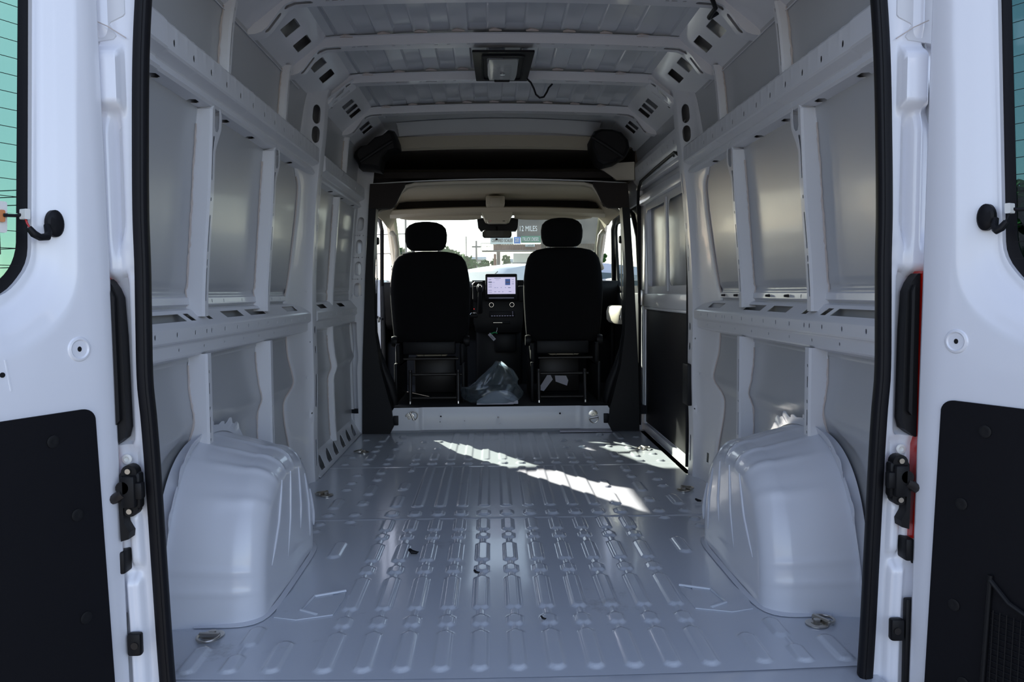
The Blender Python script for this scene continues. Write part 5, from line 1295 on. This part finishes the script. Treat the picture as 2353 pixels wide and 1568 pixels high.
def text(s_, px0, px1, py0, py1, y, m, par, name, slant=0):
    cu = bpy.data.curves.new(name, 'FONT'); cu.body = s_; cu.extrude = .01; cu.shear = slant
    o = bpy.data.objects.new(name, cu); COL.objects.link(o); bpy.context.view_layer.update()
    dg = bpy.context.evaluated_depsgraph_get(); me = bpy.data.meshes.new_from_object(o.evaluated_get(dg)); bpy.data.objects.remove(o)
    v = [p.co for p in me.vertices]; x0, x1 = min(p.x for p in v), max(p.x for p in v); y0, y1 = min(p.y for p in v), max(p.y for p in v)
    X0, X1, _, _, Z0, Z1 = bx(px0, px1, py0, py1, 0, 0)
    for p in me.vertices:
        p.co = Vector((X0+(p.co.x-x0)/(x1-x0)*(X1-X0), y-p.co.z, Z0+(p.co.y-y0)/(y1-y0)*(Z1-Z0)))
    me.materials.clear(); me.materials.append(m); q = bpy.data.objects.new(name, me); COL.objects.link(q); q.parent = par; q.matrix_parent_inverse = par.matrix_world.inverted()
    return q
text('12 MILES', 1197, 1236, 520, 532, 29.97, M['ltext'], bb, 'lettering')
text('CERTIFIED SCALES', 1132, 1180, 549, 556.5, 29.88, M['dtext'], bb, 'lettering', .2)
text('DEF', 1186, 1195, 548, 556, 29.88, M['ltext'], bb, 'lettering')
text('TRUCK DIESEL', 1202, 1240, 546.5, 554.5, 29.88, M['ltext'], bb, 'lettering', .2)
text('LAMAR', 1211, 1228, 563.5, 566.5, 29.83, M['dtext'], bb, 'lettering')
def pole(px, y, top, lab, arm=True, r=.12):
    x = -.06+(px-1129)*y/1800; zt = .89+(672-top)*y/1800
    o = empty('utility_pole', (x, y, -.55), label=lab, cat='pole')
    MB().cyl((x, y, -.55), (x, y, zt), r, 10, r*.7).build('shaft', M['wood'], o)
    if arm: MB().box(x-.4, x+.4, y-.06, y+.06, zt-.6, zt-.45).build('crossarm', M['wood'], o)
pole(1097, 70, 554, 'wooden utility pole with crossarm left of the billboard'); pole(1074, 90, 544, 'thin street lamp pole left of the utility pole', False, .08); pole(937, 40, 500, 'tall thin pole beside the left headrest', False, .07)
for i, (px0, px1, py0, y, lab) in enumerate(((1080, 1110, 591, 75, 'low pale building in the distance left of centre'), (1028, 1052, 600, 90, 'small pale roofed building left of the centre'), (1180, 1235, 596, 60, 'long low building behind the billboard'))):
    o = empty('building', (0, y, -.55), label=lab, cat='building'); k = y/1800
    x0, x1, zt = -.06+(px0-1129)*k, -.06+(px1-1129)*k, .89+(672-py0)*k
    MB().box(x0, x1, y, y+8, -.55, zt-.3).build('wall', M['brick'], o); MB().box(x0-.4, x1+.4, y-.4, y+8.4, zt-.3, zt, .05).build('roof', M['carw'], o)
tr = empty('steel_gantry', (-16, 25, -.55), label='dark steel lattice gantry seen through the left rear door glass', cat='gantry')
b = MB()
for z in (2.95, 2.35): b.box(-21, -15.9, 25, 25.15, z, z+.12)
for k in range(9): b.tube([(-21+.6*k, 25.05, 2.4), (-20.7+.6*k, 25.05, 3.0), (-20.4+.6*k, 25.05, 2.4)], .04, 6)
b.build('lattice_beam', M['truss'], tr)
MB().box(-16.15, -15.9, 25, 25.2, -.55, 3.0).box(-17.4, -17.2, 25, 25.2, -.55, 2.4).tube([(-17.3, 25.1, .2), (-16, 25.1, 2.3)], .05, 6).build('leg', M['truss'], tr)
MB().box(-16.0, -15.5, 24.9, 25.3, 2.2, 3.4, .03).build('sign_box', M['truss'], tr)
b = MB()
for z in (4.2, 4.5, 4.75, 2.6, 1.9): b.tube([(-40, 32, z+.6), (-20, 30, z), (-2, 29, z+.5)], .018, 5)
tag(b.build('power_lines', M['dtext']), 'thin power lines crossing the sky in the left rear door glass', 'wires')

# the centre of the cab sits a little to the right of the bay's centre line
for o in bpy.data.objects:
    if o.parent is None and o.name.split('.')[0] in ('dashboard', 'rear_view_mirror', 'camera_housing', 'overhead_console', 'sun_visor', 'hang_tag', 'plastic_bag'): o.location.x += .027
